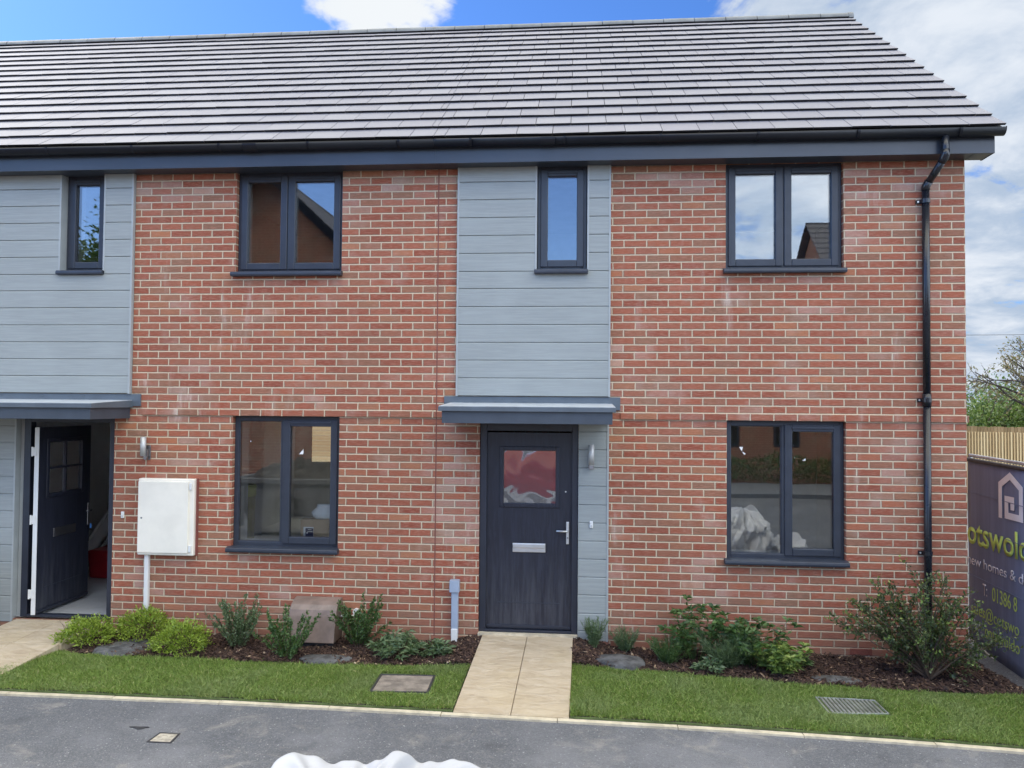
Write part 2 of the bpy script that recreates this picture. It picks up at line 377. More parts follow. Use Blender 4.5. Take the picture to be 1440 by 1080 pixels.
n1 = nt.m('ADD', nt.noise(pl, 2.1, 9, .58, .25), nt.m('MULTIPLY', nt.m('SUBTRACT', nt.noise(pl, 8.5, 7, .62, .5), .5), .42))
def blob(dx, dy, dz, a, b):
    dp = nt.n('VectorMath', dict(operation='DISTANCE'), _0=dirv, _1=(dx,dy,dz)).outputs['Value']
    return nt.step(dp, b, a)
# sky made brighter overhead, out of view, and opposite the houses
bright = nt.m('MAXIMUM', nt.step(sp.outputs[2], .50, .78), nt.step(sp.outputs[1], .45, -.15))
over = nt.step(nt.m('SUBTRACT', sp.outputs[2], nt.m('MULTIPLY', nt.step(sp.outputs[1], .35, -.2), .10)), .50, .70)
bias = nt.m('MULTIPLY', nt.step(sp.outputs[0], .06, .26), .27)                       # thick cloud to the right, front and back
bias = nt.m('ADD', bias, nt.m('MULTIPLY', blob(-.205,.862,.468,.0,.15), .27))        # lone cumulus over the ridge
bias = nt.m('ADD', bias, nt.m('MULTIPLY', over, .42))                                 # unseen bright cloud added overhead to light the house fronts
bias = nt.m('SUBTRACT', bias, nt.m('MULTIPLY', nt.m('MULTIPLY', nt.step(sp.outputs[0], .10, -.12), nt.m('SUBTRACT', 1.0, over)), .13))
cov = nt.step(nt.m('ADD', n1, bias), .57, .70)
n2 = nt.noise(pl, 3.6, 8, .58, .4)
dens = nt.step(nt.m('ADD', nt.m('MULTIPLY', n2, .62), nt.m('MULTIPLY', n1, .42)), .42, .66)
ccol = nt.mix(dens, (1.15,1.42,1.82), (2.02,2.16,2.36))
ccol = nt.mix(blob(-.205,.862,.468,.05,.2), ccol, (2.25,2.34,2.42))
k = nt.m('MULTIPLY_ADD', bright, 3.3, 1.0)
ccol = nt.mix(1.0, ccol, nt.n('CombineColor', Red=nt.m('MULTIPLY', k, nt.m('MULTIPLY_ADD', over, .18, 1.0)), Green=k, Blue=nt.m('MULTIPLY', k, nt.m('MULTIPLY_ADD', over, -.26, 1.0))).outputs[0], 'MULTIPLY')
skyb = nt.mix(1.0, sky, nt.mix(bright, (.17,.29,.49), (.86,1.03,1.38)), 'MULTIPLY')
full = nt.mix(cov, skyb, ccol)
bg = nt.n('Background', Color=full, Strength=.1)
wo = nt.n('OutputWorld'); nt.t.links.new(bg.outputs[0], wo.inputs[0])
S.view_settings.view_transform = 'Standard'; S.view_settings.look = 'None'; S.view_settings.gamma = 1; S.view_settings.exposure = 2.0
S.render.engine = 'CYCLES'
try:
    S.cycles.use_denoising = True; S.cycles.max_bounces = 10; S.cycles.transparent_max_bounces = 16; S.cycles.sample_clamp_indirect = 6
    S.cycles.caustics_reflective = False; S.cycles.caustics_refractive = False
except Exception: pass

# ---------------------------------------------------------------- ground setting
def sheet(name, pts, z, m, kind='structure'):
    b = MB(); b.add([(x,y,z) for x,y in pts], [tuple(range(len(pts)))]); o = b.build(name, m); tag(o, kind=kind); return o
tag(sheet('ground', [(-160,-160),(160,-160),(160,260),(-160,260)], -.42, M['earth']), 'bare earth around the new houses', 'ground')
KERB = [(-16,-1.60),(-8.5,-1.615),(-6.54,-1.61),(-4.67,-1.657),(-3.77,-1.686),(-2.6,-1.725),(-2.0,-1.765),(-1.3,-1.81),(-.5,-1.885),(.3,-1.99),(1.2,-2.14),(6,-3.0)]
def ky(x):
    for (a,b),(c,d) in zip(KERB, KERB[1:]):
        if a <= x <= c: return b + (d-b)*(x-a)/(c-a)
    return KERB[0][1] if x < KERB[0][0] else KERB[-1][1]
b = MB(); n = len(KERB)
b.add([(x,y-.02,-.165) for x,y in KERB] + [(x,-120,-.165) for x,y in KERB] , [(i, i+n, i+n+1, i+1) for i in range(n-1)])
b.quad((-120,-120,-.165),(-16,-120,-.165),(-16,-1.62,-.165),(-120,-1.62,-.165)); b.quad((6,-120,-.165),(120,-120,-.165),(120,-3.02,-.165),(6,-3.02,-.165))
tag(b.build('road', M['asphalt']), kind='structure')
# edging: lengths of cream concrete set flush, with dark joints
b = MB(); x = -13.0; k = 0
while x < 3.2:
    L = .914; x1 = min(x+L-.006, 3.2)
    xs = [x + (x1-x)*i/4 for i in range(5)]
    for a, c in zip(xs, xs[1:]):
        dz = random.uniform(-.002,.002) if a == xs[0] else dz
        j0, j1 = (random.uniform(-.002,.002) for _ in '12')
        b.add([(a,ky(a)-.026+j0,-.30),(c,ky(c)-.026+j1,-.30),(c,ky(c)+.026,-.30),(a,ky(a)+.026,-.30),(a,ky(a)-.026+j0,-.148+dz),(c,ky(c)-.026+j1,-.148+dz),(c,ky(c)+.026,-.148+dz),(a,ky(a)+.026,-.148+dz)],
              [(4,5,6,7),(0,1,5,4),(2,3,7,6),(1,2,6,5),(3,0,4,7)])
    x += L
tag(b.build('kerb', M['edging']), kind='structure')
# side path to the right of the corner, falling a little below the bed and rising back to the road
b = MB(); ys = [14, 1.6, -.3, -.95, -1.3, -2.02]; zs = [-.27, -.29, -.385, -.40, -.33, -.169]
for i in range(5): b.quad((.02,ys[i+1],zs[i+1]),(6,ys[i+1]-(.9 if i==4 else 0),zs[i+1]),(6,ys[i],zs[i]),(.02,ys[i],zs[i]))
tag(b.build('side_path', M['asphalt']), kind='structure')

def bed_front_left(x):  return np.interp(x, [-8.75,-8.4,-7.8,-7.0,-6.3,-5.9,-5.3,-4.95,-4.66], [-.62,-.69,-.715,-.725,-.735,-.725,-.69,-.63,-.585])
def bed_front_right(x): return np.interp(x, [-3.76,-3.4,-3.0,-2.5,-2.1,-1.7,-1.3,-.77,0,.35], [-.50,-.54,-.60,-.665,-.74,-.80,-.835,-.85,-.86,-.86])
def bedz(x, y):
    r = lambda a: np.exp(-(a/.32)**2)
    z = -.125 + .085*(r(x+4.62)*(x < -4.6) + r(x+3.80)*(x > -3.85))*np.exp(-(y/.55)**2) + .012*np.exp(-(y/.16)**2)
    z = z - .16*np.clip((x-.02)/.30, 0, 1)
    return z + .012*np.sin(x*9.3+y*5)*np.sin(y*11-x*3) + .008*np.sin(x*23)*np.cos(y*19)
def bed(name, x0, x1, front):
    nx, ny = int((x1-x0)/.05), 18; vs = []; fs = []
    for i in range(nx+1):
        x = x0 + (x1-x0)*i/nx; f = float(front(x)) - .02
        for j in range(ny+1):
            y = f + (0.02-f)*j/ny; vs.append((x, y, float(bedz(np.float64(x), np.float64(y))) - .012))
    for i in range(nx):
        for j in range(ny):
            a = i*(ny+1)+j; fs.append((a, a+ny+1, a+ny+2, a+1))
    return tag(MB().add(vs, fs).build(name, M['soil'], smooth=True), kind='structure')
bed('planting_bed', -8.66, -4.655, bed_front_left); bed('planting_bed', -3.755, .36, bed_front_right)
tag(sheet('planting_bed', [(-13,-.75),(-9.62,-.75),(-9.62,0.01),(-13,0.01)], -.11, M['soil']))
def chips(name, x0, x1, front, n, skip=()):
    x = RNG.uniform(x0, x1, n); f = front(x); y = f + (-.005-f)*RNG.random(n)**.9
    L = RNG.gamma(4, .0085, n) + .008; w = L*RNG.uniform(.18,.5,n); t = RNG.uniform(.002,.006,n)
    z = bedz(x, y) + RNG.uniform(-.004,.014,n)
    a = RNG.uniform(0, 2*np.pi, n); p = RNG.normal(0,.42,n); q = RNG.normal(0,.5,n)
    d = np.stack([np.cos(a)*np.cos(p), np.sin(a)*np.cos(p), np.sin(p)], 1); s = np.stack([-np.sin(a), np.cos(a), q], 1); s /= np.linalg.norm(s,axis=1)[:,None]
    nrm = np.cross(d, s); c = np.stack([x,y,z],1)
    vs = []
    for k in (-1,1):
        for (i,j,tp) in ((-1,-1,1),(1,-.7,.8),(1,.7,1),(-1,1,.8)):
            vs.append(c + d*(L*i/2*tp)[:,None] + s*(w*j/2)[:,None] + nrm*(t*k/2)[:,None])
    V = np.stack(vs, 1).reshape(-1, 3); b0 = np.arange(n)[:,None]*8
    F = np.concatenate([b0+np.array(q_) for q_ in ((3,2,1,0),(4,5,6,7),(0,1,5,4),(1,2,6,5),(2,3,7,6),(3,0,4,7))], 0)
    return tag(np_mesh(name, V, F, M['chip'], nper=4), kind='stuff')
tag(chips('bark_mulch', -8.64, -4.66, bed_front_left, 15000), 'dark brown bark mulch spread between the shrubs')
tag(chips('bark_mulch', -3.75, .32, bed_front_right, 16000), 'dark brown bark mulch spread under the large shrub')
tag(chips('bark_mulch', -10.6, -9.63, lambda x: np.full_like(x, -.7), 3000), 'dark brown bark mulch beside the open doorway')

# lawns
LIDS = [(-5.465,-4.945,-1.345,-.885), (-1.75,-1.25,-1.41,-1.075)]
def leftpath_edge(y): return np.interp(y, [-1.7,-1.19,-.9,-.64,0], [-9.05,-8.86,-8.79,-8.72,-8.60])
def in_lid(x, y, pad=0):
    r = np.zeros(len(x), bool)
    for a,b_,c,d in LIDS: r |= (x>a-pad)&(x<b_+pad)&(y>c-pad)&(y<d+pad)
    return r
def lawn(name, x0, x1, front, left=False):
    n = 90; b = MB(); vs=[]; fs=[]; xs = np.linspace(x0, x1, n)
    for x in xs:
        f = float(front(x)) if not (left and x < -8.75) else -.66
        vs += [(x, ky(x)+.03, -.30),(x, ky(x)+.03, -.135),(x, f, -.128),(x, f, -.30)]
    for i in range(n-1):
        for j in range(3): fs.append((4*i+j, 4*i+4+j, 4*i+5+j, 4*i+1+j))
    fs += [(3,2,1,0), (4*n-4,4*n-3,4*n-2,4*n-1)]
    return tag(MB().add(vs, fs).build(name, M['turfsoil']), kind='structure')
lawn('lawn', -8.80, -4.695, bed_front_left, True); lawn('lawn', -3.765, .60, lambda x: bed_front_right(x) if x < .35 else -.86)
def grass(name, x0, x1, front, n, left=False):
    x = RNG.uniform(x0, x1, n); kyv = np.interp(x, [p[0] for p in KERB], [p[1] for p in KERB]); f = front(x)
    f = f + .02*np.sin(x*14)*np.sin(x*5.3) + RNG.normal(0,.012,n)
    g0 = .042 + RNG.normal(0,.006,n) + .008*np.sin(x*17)
    y = kyv + g0 + (f-kyv-g0)*RNG.random(n)
    ok = ~in_lid(x, y, .004)
    if left: ok &= x > leftpath_edge(y) + RNG.normal(0,.01,n)
    x = x[ok]; y = y[ok]; n = len(x)
    hn = .5+.5*np.sin(x*3.1+1.3*np.sin(y*4))*np.sin(y*5.2+x)
    h = RNG.gamma(9, .0028, n)*(.62+.65*hn); w = RNG.uniform(.0018,.0038,n); a = RNG.uniform(0,2*np.pi,n)
    lean = RNG.normal(0,.62,(n,2)) + np.array([.1,-.22])
    z = np.full(n, -.132); s = np.stack([np.cos(a), np.sin(a), 0*a],1)*w[:,None]; c = np.stack([x,y,z],1)
    mid = c + np.stack([lean[:,0]*h*.3, lean[:,1]*h*.3, h*.6],1); tip = c + np.stack([lean[:,0]*h, lean[:,1]*h, h],1)
    V = np.stack([c-s, c+s, mid+s*.7, mid-s*.7, tip],1).reshape(-1,3); b0 = np.arange(n)[:,None]*5
    F = np.concatenate([b0+np.array(t) for t in ((0,1,2),(0,2,3),(3,2,4))],0)
    return tag(np_mesh(name, V, F, M['grass']), kind='stuff')
tag(grass('grass', -9.06, -4.70, bed_front_left, 130000, True), 'short green turf left of the paved path')
tag(grass('grass', -3.76, .60, lambda x: np.where(x<.35, bed_front_right(x), -.86), 150000), 'short green turf right of the paved path')

for xa_, xb_ in ((-8.98,-4.70),(-3.76,.60)):   # dark soil showing between turf and edging
    xs_ = np.linspace(xa_, xb_, 60); vs = []; 
    for x in xs_: vs += [(x, ky(x)+.027, -.20), (x, ky(x)+.027, -.150), (x, ky(x)+.052, -.130), (x, ky(x)+.052, -.20)]
    tag(MB().add(vs, [(4*i+j, 4*i+4+j, 4*i+5+j, 4*i+1+j) for i in range(59) for j in range(3)]).build('soil_edge', M['soil']), kind='structure')
# paved paths (raised slabs, joints are real gaps)
def slab_path(name, corners):
    """corners: [(x00,y00),(x10,..),(x11..),(x01..)] door-left, door-right, kerb-right, kerb-left ; with heights"""
    b = MB()
    for c in corners:
        (a0,b0,z0),(a1,b1,z1),(a2,b2,z2),(a3,b3,z3) = c
        b.add([(a0,b0,z0),(a1,b1,z1),(a2,b2,z2),(a3,b3,z3),(a0,b0,-.32),(a1,b1,-.32),(a2,b2,-.32),(a3,b3,-.32)], [(3,2,1,0),(0,1,5,4),(1,2,6,5),(2,3,7,6),(3,0,4,7)])
    return tag(b.build(name, M['paving'], bevel=.006), kind='structure')
def pathq(u0, u1, t0, t1):
    P = lambda u, t: ((-4.655+.905*u)*(1-t) + (-4.69+.92*u)*t, -.012*(1-t) + (-1.632-.03*u)*t, -.012*(1-t) - .138*t)
    g = .0025
    return (P(u0+g, t0+.0012), P(u1-g, t0+.0012), P(u1-g, t1-.0012), P(u0+g, t1-.0012))
slab_path('path', [pathq(a, c, t, t2) for a, c in ((0,.5),(.5,1)) for t, t2 in ((0,1.0),)])
Q = lambda a, e, c, d, z0, z1: ((a,c,z0),(e,c,z0),(e-.06,d,z1),(a-.06,d,z1))
slab_path('path', [Q(-9.60,-9.115,-.02,-.62,-.012,-.06), Q(-9.11,-8.62,-.02,-.62,-.012,-.06), Q(-9.665,-9.18,-.625,-1.59,-.062,-.138), Q(-9.175,-8.70,-.625,-1.59,-.062,-.138)])
b = MB(); b.box(-4.70,-3.71,-.035,.03,-.06,.004); 
tag(b.build('threshold', M['edging']), kind='structure')

# ---------------------------------------------------------------- houses
JX = -5.146; ZS = 4.70
HR = empty('terraced_house', (-2.57,0,0), 'red brick end house with its navy front door shut and black downpipe at the corner', 'house')
HL = empty('terraced_house', (-9.5,0,0), 'red brick house whose navy front door stands open beside a white meter box', 'house')

def brick_wall(house, x0, x1, z0, z1, openings, gable=False, depth=.105):
    xs = sorted({x0,x1,*[o[0] for o in openings],*[o[1] for o in openings]}); zs = sorted({z0,z1,*[o[2] for o in openings],*[o[3] for o in openings]})
    b = MB(); idx = {}
    def V(x,y,z):
        if (x,y,z) not in idx: idx[(x,y,z)] = len(b.v); b.v.append((x,y,z))
        return idx[(x,y,z)]
    def inside(x,z): return any(o[0]<x<o[1] and o[2]<z<o[3] for o in openings)
    for i in range(len(xs)-1):
        for j in range(len(zs)-1):
            if inside((xs[i]+xs[i+1])/2, (zs[j]+zs[j+1])/2): continue
            b.f.append((V(xs[i],0,zs[j]),V(xs[i+1],0,zs[j]),V(xs[i+1],0,zs[j+1]),V(xs[i],0,zs[j+1])))
            b.f.append((V(xs[i],depth,zs[j+1]),V(xs[i+1],depth,zs[j+1]),V(xs[i+1],depth,zs[j]),V(xs[i],depth,zs[j])))
    for a,c,d,e in openings:
        b.f += [(V(a,0,d),V(a,0,e),V(a,depth,e),V(a,depth,d)), (V(c,0,d),V(c,depth,d),V(c,depth,e),V(c,0,e)), (V(a,0,d),V(a,depth,d),V(c,depth,d),V(c,0,d))]
        if e < z1: b.f.append((V(a,0,e),V(c,0,e),V(c,depth,e),V(a,depth,e)))
    if gable:   # side wall with its gable, and the back wall
        YB = 7.44
        b.add([(x1,0,z0),(x1,YB,z0),(x1,YB,4.78),(x1,3.72,7.70),(x1,0,4.78)], [(0,1,2,3,4)])
        b.add([(x1-.1,0.105,z0),(x1-.1,YB,z0),(x1-.1,YB,4.78),(x1-.1,3.72,7.70),(x1-.1,0.105,4.78)], [(4,3,2,1,0)])
        b.quad((x1,YB,z0),(x0,YB,z0),(x0,YB,4.85),(x1,YB,4.85))
    else:
        hx0,hx1,hz0,hz1 = -9.06,-7.5,1.10,1.84
        for a_,c_,d_,e_ in ((x0,hx0,z0,4.85),(hx1,x1,z0,4.85),(hx0,hx1,z0,hz0),(hx0,hx1,hz1,4.85)): b.quad((c_,7.44,d_),(a_,7.44,d_),(a_,7.44,e_),(c_,7.44,e_))
        b.add([(x0,0,z0),(x0,7.44,z0),(x0,7.44,4.78),(x0,3.72,7.70),(x0,0,4.78)], [(4,3,2,1,0)])
    return b.build('wall', M['brick'], house)

WR = [(-2.255,-1.12,.797,2.147), (-2.266,-1.134,3.645,ZS), (-4.70,-3.405,-.02,2.147), (-4.935,-3.407,2.372,ZS)]
WL = [(-7.287,-6.152,.797,2.147), (-7.288,-6.153,3.645,ZS), (-10.2,-8.572,-.02,2.147), (-11.2,-8.39,2.372,ZS)]
brick_wall(HR, JX, 0, -.45, ZS+.06, WR, True)
brick_wall(HL, -15, JX, -.45, ZS+.06, WL)
# one projecting brick course over the ground floor heads
def band(house, segs, endx=None):
    for a, c in segs:
        b = MB(); b.box(a, c, -.016, .0, 2.147, 2.213)
        if endx is not None and c > -.01: b.box(0.0, .016, -.016, 7.44, 2.147, 2.213)
        b.build('brick_band', M['brick'], house)
band(HR, [(JX+.006,-5.075),(-3.29,0.0)], 0); band(HL, [(-15,-11.4),(-8.27,JX-.006)])
b = MB(); b.box(JX-.006, JX+.006, -.0025, .004, -.05, ZS); b.build('movement_joint', M['joint'], HL)
# air brick
b = MB(); b.box(-1.092,-.885,-.004,.01,-.094,-.036)
for i in range(11): b.box(-1.085+i*.0185, -1.085+i*.0185+.009, -.007, -.003, -.090,-.040)
b.build('air_brick', mat('terracotta air brick', (.25,.08,.055), .85, bump=.001), HR)

# cladding boards
JZ = [2.372,2.553,2.732,2.911,3.091,3.273,3.455,3.629,3.813,3.995,4.177,4.36,4.54,4.70]
def boards(house, x0, x1, zl, y, win=None, name='cladding'):
    b = MB()
    b.box(x0, x1, y+.012, y+.03, zl[0], zl[-1]) if win is None else None
    if win:
        b.box(x0, win[0], y+.012, y+.03, zl[0], zl[-1]); b.box(win[1], x1, y+.012, y+.03, zl[0], zl[-1]); b.box(win[0], win[1], y+.012, y+.03, zl[0], win[2])
    for z0, z1 in zip(zl, zl[1:]):
        spans = [(x0,x1)] if not win or z0 < win[2]-.06 else [(x0,win[0]),(win[1],x1)]
        for a, c in spans:
            # flat board with a small rebate at its head
            b.prism([(y+.011,z0+.0015),(y,z0+.004),(y-.001,z1-.012),(y+.004,z1-.0045),(y+.011,z1-.004)], 'x', a, c)
    return b.build(name, M['board'], house)
def strips(house, rects, name='trim', m='trim', bevel=.0015):
    for r in rects: MB().box(*r).build(name, M[m], house, bevel=bevel)
CY = -.040
boards(HR, -4.925, -3.417, JZ, CY, (-4.156,-3.612,3.627))
strips(HR, [(-4.945,-4.9255,CY-.004,0,2.366,ZS), (-3.4165,-3.397,CY-.004,0,2.366,ZS), (-4.156,-4.136,CY-.004,.07,3.629,ZS), (-3.632,-3.612,CY-.004,.07,3.629,ZS)])
boards(HL, -11.2, -8.415, JZ, CY, (-9.215,-8.70,3.66))
strips(HL, [(-8.4145,-8.392,CY-.004,0,2.366,ZS), (-9.215,-9.195,CY-.004,.07,3.66,ZS), (-8.72,-8.70,CY-.004,.07,3.66,ZS)])
ZL = [-.05,.05,.222,.403,.58,.757,.936,1.116,1.296,1.481,1.664,1.843,2.022,2.16]
boards(HR, -3.700, -3.425, ZL, -.004); strips(HR, [(-3.4245,-3.405,-.010,.06,-.05,2.16), (-3.706,-3.7005,-.006,.06,-.02,2.16)])
boards(HL, -11.2, -9.68, ZL, -.010); strips(HL, [(-9.679,-9.660,-.016,.09,-.05,2.16), (-9.659,-9.600,.06,.09,-.02,2.16)])

# windows: outer frame, mullion, sashes, panes, sill
def ring(b, x0,x1,z0,z1,w,y0,y1):
    if not isinstance(w, tuple): w = (w,w,w,w)     # left right bottom top
    b.box(x0,x0+w[0],y0,y1,z0,z1); b.box(x1-w[1],x1,y0,y1,z0,z1)
    b.box(x0+w[0],x1-w[1],y0,y1,z0,z0+w[2]); b.box(x0+w[0],x1-w[1],y0,y1,z1-w[3],z1)
def window(house, x0, x1, z0, z1, lights, y=.055, top=.05, sill=(.045,.05,.065), handle=True):
    fr = MB(); ring(fr, x0+.003, x1-.003, z0, z1, (.045,.045,.045,top), y, y+.07)
    for a in lights[1:]: fr.box(a[0]-.022, a[0]+.022, y+.001, y+.069, z0+.045, z1-top)
    f = fr.build('window', M['frame'], house, bevel=.005)
    for i, (a, c, kind) in enumerate(lights):
        a0 = x0+.048 if i == 0 else a+.022; c0 = x1-.048 if i == len(lights)-1 else lights[i+1][0]-.022
        b0, t0 = z0+.045, z1-top
        if kind == 'sash':
            s_ = MB(); ring(s_, a0-.016, c0+.016, b0-.014, t0+.012, (.073,.073,.072,.068), y-.016, y+.05)
            s_.build('sash', M['frame'], f, bevel=.007)
            g = (a0+.055, c0-.055, b0+.056, t0-.054)
            v = MB(); v.box(a0+.05, c0-.05, y-.026, y-.0165, t0-.028, t0-.008); v.build('trickle_vent', M['frame'], f, bevel=.003)
        else:
            g = (a0-.004, c0+.004, b0-.004, t0+.004)
            s_ = MB(); ring(s_, g[0], g[1], g[2], g[3], .012, y+.012, y+.04); s_.build('bead', M['frame'], f, bevel=.003)
        p = MB(); p.box(g[0]+.001, g[1]-.001, y+.016, y+.036, g[2]+.001, g[3]-.001); p.build('pane', M['glass'], f)
    if sill:
        s_ = MB(); h, ov, pr = sill
        s_.prism([(y+.02,z0-h),(-pr,z0-h-.004),(-pr-.004,z0-h+.014),(-pr,z0-.010),(-pr+.008,z0-.004),(-.012,z0+.0045),(y+.02,z0+.0055)], 'x', x0-ov*.55, x1+ov*.25)
        s_.build('sill', M['frame'], f, bevel=.003)
    return f
window(HR, -2.255,-1.12,.797,2.147, [(-2.255,0,'fixed'),(-1.695,0,'sash')])
window(HR, -2.266,-1.134,3.645,ZS, [(-2.266,0,'sash'),(-1.697,0,'sash')], top=.045)
window(HR, -4.135,-3.633,3.645,ZS, [(-4.135,0,'sash')], y=.02, top=.045, sill=(.045,.04,.085))
w4 = window(HL, -7.287,-6.152,.797,2.147, [(-7.287,0,'fixed'),(-6.765,0,'sash')])
window(HL, -7.288,-6.153,3.645,ZS, [(-7.288,0,'sash'),(-6.75,0,'sash')], top=.045)
window(HL, -9.194,-8.721,3.67,ZS, [(-9.194,0,'sash')], y=.055, top=.045, sill=(.045,.05,.075))
# torn label remnants left on the new panes
def scraps(f, tris, y=.0695):
    for t in tris:
        b = MB(); b.add([(x,y,z) for x,z in t]+[(x,y+.0015,z) for x,z in t], [(0,1,2),(5,4,3),(0,3,4,1),(1,4,5,2),(2,5,3,0)]); b.build('label_scrap', M['cardlabel'], f)
wins = [o for o in HR.children if o.name.startswith('window')]
scraps(wins[0], [((-2.122,1.885),(-2.085,1.885),(-2.096,1.843)), ((-2.092,1.84),(-2.055,1.815),(-2.075,1.81)), ((-1.515,1.758),(-1.482,1.78),(-1.482,1.757)), ((-1.59,1.79),(-1.584,1.79),(-1.586,1.776))])
scraps(w4, [((-6.60,1.752),(-6.553,1.805),(-6.553,1.755)), ((-7.128,1.885),(-7.113,1.885),(-7.12,1.873))])

# rooms behind the windows (plastered reveals, plain walls)
def room(house, x0, x1, z0, z1, op, y0=.126, y1=4.2):
    a,c,d,e = op; yi = .31; b = MB()
    b.quad((a,y0,d),(a,yi,d),(c,yi,d),(c,y0,d)); b.quad((a,y0,e),(c,y0,e),(c,yi,e),(a,yi,e)); b.quad((a,y0,d),(a,y0,e),(a,yi,e),(a,yi,d)); b.quad((c,y0,d),(c,yi,d),(c,yi,e),(c,y0,e))
    r = b.build('window_reveal', M['plaster'], house)
    b = MB()
    if y1 is not None: b.quad((x0,yi,z0),(x0,y1,z0),(x1,y1,z0),(x1,yi,z0)); b.quad((x0,yi,z1),(x1,yi,z1),(x1,y1,z1),(x0,y1,z1)); b.quad((x0,yi,z0),(x0,yi,z1),(x0,y1,z1),(x0,y1,z0)); b.quad((x1,yi,z0),(x1,y1,z0),(x1,y1,z1),(x1,yi,z1)); b.quad((x0,y1,z0),(x0,y1,z1),(x1,y1,z1),(x1,y1,z0))
    for p,q,s_,t in ((x0,a,z0,z1),(c,x1,z0,z1),(a,c,z0,d),(a,c,e,z1)): b.quad((p,yi,s_),(q,yi,s_),(q,yi,t),(p,yi,t))
    b.build('room', M['room'], house)
room(HR, -3.25,-.12,0,2.40,(-2.215,-1.16,.83,2.11)); room(HR,-3.0,-.12,2.66,4.95,(-2.226,-1.174,3.68,4.66)); room(HR,-5.0,-3.05,2.66,4.95,(-4.10,-3.668,3.68,4.66))
room(HL,-8.40,-5.25,0,2.40,(-7.247,-6.192,.83,2.11), y1=None)
# the through room runs to a rear window
b = MB(); y1 = 7.40; xl = -9.4; z1 = 2.40
b.quad((-8.40,.31,0),(-8.40,3.45,0),(-5.25,3.45,0),(-5.25,.31,0)); b.quad((xl,3.45,0),(xl,y1,0),(-5.25,y1,0),(-5.25,3.45,0)); b.quad((-8.40,.31,z1),(-5.25,.31,z1),(-5.25,3.45,z1),(-8.40,3.45,z1)); b.quad((xl,3.45,z1),(-5.25,3.45,z1),(-5.25,y1,z1),(xl,y1,z1))
b.quad((-8.40,.31,0),(-8.40,.31,z1),(-8.40,3.45,z1),(-8.40,3.45,0)); b.quad((-8.40,3.45,0),(-8.40,3.45,z1),(xl,3.45,z1),(xl,3.45,0)); b.quad((xl,3.45,0),(xl,3.45,z1),(xl,y1,z1),(xl,y1,0)); b.quad((-5.25,.31,0),(-5.25,y1,0),(-5.25,y1,z1),(-5.25,.31,z1))
for a_,c_,d_,e_ in ((xl,-9.06,0,z1),(-7.5,-5.25,0,z1),(-9.06,-7.5,0,1.10),(-9.06,-7.5,1.84,z1)): b.quad((c_,y1,d_),(a_,y1,d_),(a_,y1,e_),(c_,y1,e_))
b.build('room', M['plaster'], HL)
room(HL,-8.2,-5.25,2.66,4.95,(-7.248,-6.193,3.68,4.66)); room(HL,-10.8,-8.25,2.66,4.95,(-9.16,-8.755,3.70,4.66))

# closed front door of the right house
df = MB(); ring(df, -4.697,-3.709,.0,2.16,(.068,.060,.026,.14), .022, .10); d0 = df.build('door_frame', M['doorframe'], HR, bevel=.004)
MB().box(-4.64,-3.765,.015,.05,.004,.03).build('weather_bar', M['doorframe'], d0, bevel=.004)
def door_leaf(parent_house, L, wd, ht, glass, lites=False):
    """leaf in local (s along width from hinge, out = outward normal distance, z); L maps to world"""
    def bx(b, s0,s1,o0,o1,z0,z1): 
        vs = [L(s,o,z) for z in (z0,z1) for s,o in ((s0,o0),(s1,o0),(s1,o1),(s0,o1))]
        b.add(vs, [(0,3,2,1),(4,5,6,7),(0,1,5,4),(1,2,6,5),(2,3,7,6),(3,0,4,7)])
    g0,g1,h0,h1 = glass
    b = MB()
    for r in ((0,g0,0,ht),(g1,wd,0,ht),(g0,g1,0,h0),(g0,g1,h1,ht)): bx(b, r[0],r[1],-.044,0,r[2],r[3])
    d = b.build('door', M['door'], parent_house)
    # moulded surround of the glass, kick panel bead
    b = MB()
    for r in ((g0-.035,g0+.008,h0-.035,h1+.035),(g1-.008,g1+.035,h0-.035,h1+.035),(g0+.008,g1-.008,h0-.035,h0+.008),(g0+.008,g1-.008,h1-.008,h1+.035)): bx(b, r[0],r[1],.0005,.014,r[2],r[3])
    b.build('glazing_bead', M['door'], d, bevel=.006)
    b = MB(); bx(b, .12, wd-.12, -.003, .003, .262, .268); b.build('kick_line', M['frame'], d)
    b = MB(); bx(b, 0.01, wd-.01, .0005, .016, .012, .042); b.build('weather_bar', M['doorframe'], d, bevel=.004)
    b = MB(); bx(b, g0, g1, -.026, -.008, h0, h1); b.build('pane', M['hallglass'] if lites else M['obscure'], d)
    if lites:
        b = MB(); sm, hm = (g0+g1)/2, (h0+h1)/2; bx(b, sm-.011,sm+.011,-.007,.010,h0,h1); bx(b, g0,sm-.011,-.007,.009,hm-.011,hm+.011); bx(b, sm+.011,g1,-.007,.009,hm-.011,hm+.011); b.build('glazing_bar', M['door'], d)
    return d, bx
LR = lambda s, o, z: (-4.632+s, .062-o, .028+z)
dr, bx = door_leaf(HR, LR, .866, 1.975, (.165,.705,1.255,1.800))
b = MB(); bx(b, .268,.600,.001,.012,.772,.862); lp = b.build('letter_plate', M['steel'], dr, bevel=.004)
b = MB(); bx(b, .272,.596,.012,.024,.816,.858); b.build('letter_flap', M['steel'], lp, bevel=.005)
b = MB(); bx(b, .806,.836,.001,.012,.86,1.085); hp = b.build('handle', M['steel'], dr, bevel=.006)
b = MB(); b.tube([LR(.821,.012,.995), LR(.821,.048,.995), LR(.80,.056,.995), LR(.708,.056,.998)], .0095, 10); b.build('lever', M['steel'], hp, smooth=True)
b = MB(); b.tube([LR(.821,.010,.925), LR(.821,.018,.925)], .009, 12); b.build('lock_cylinder', M['darksteel'], hp)
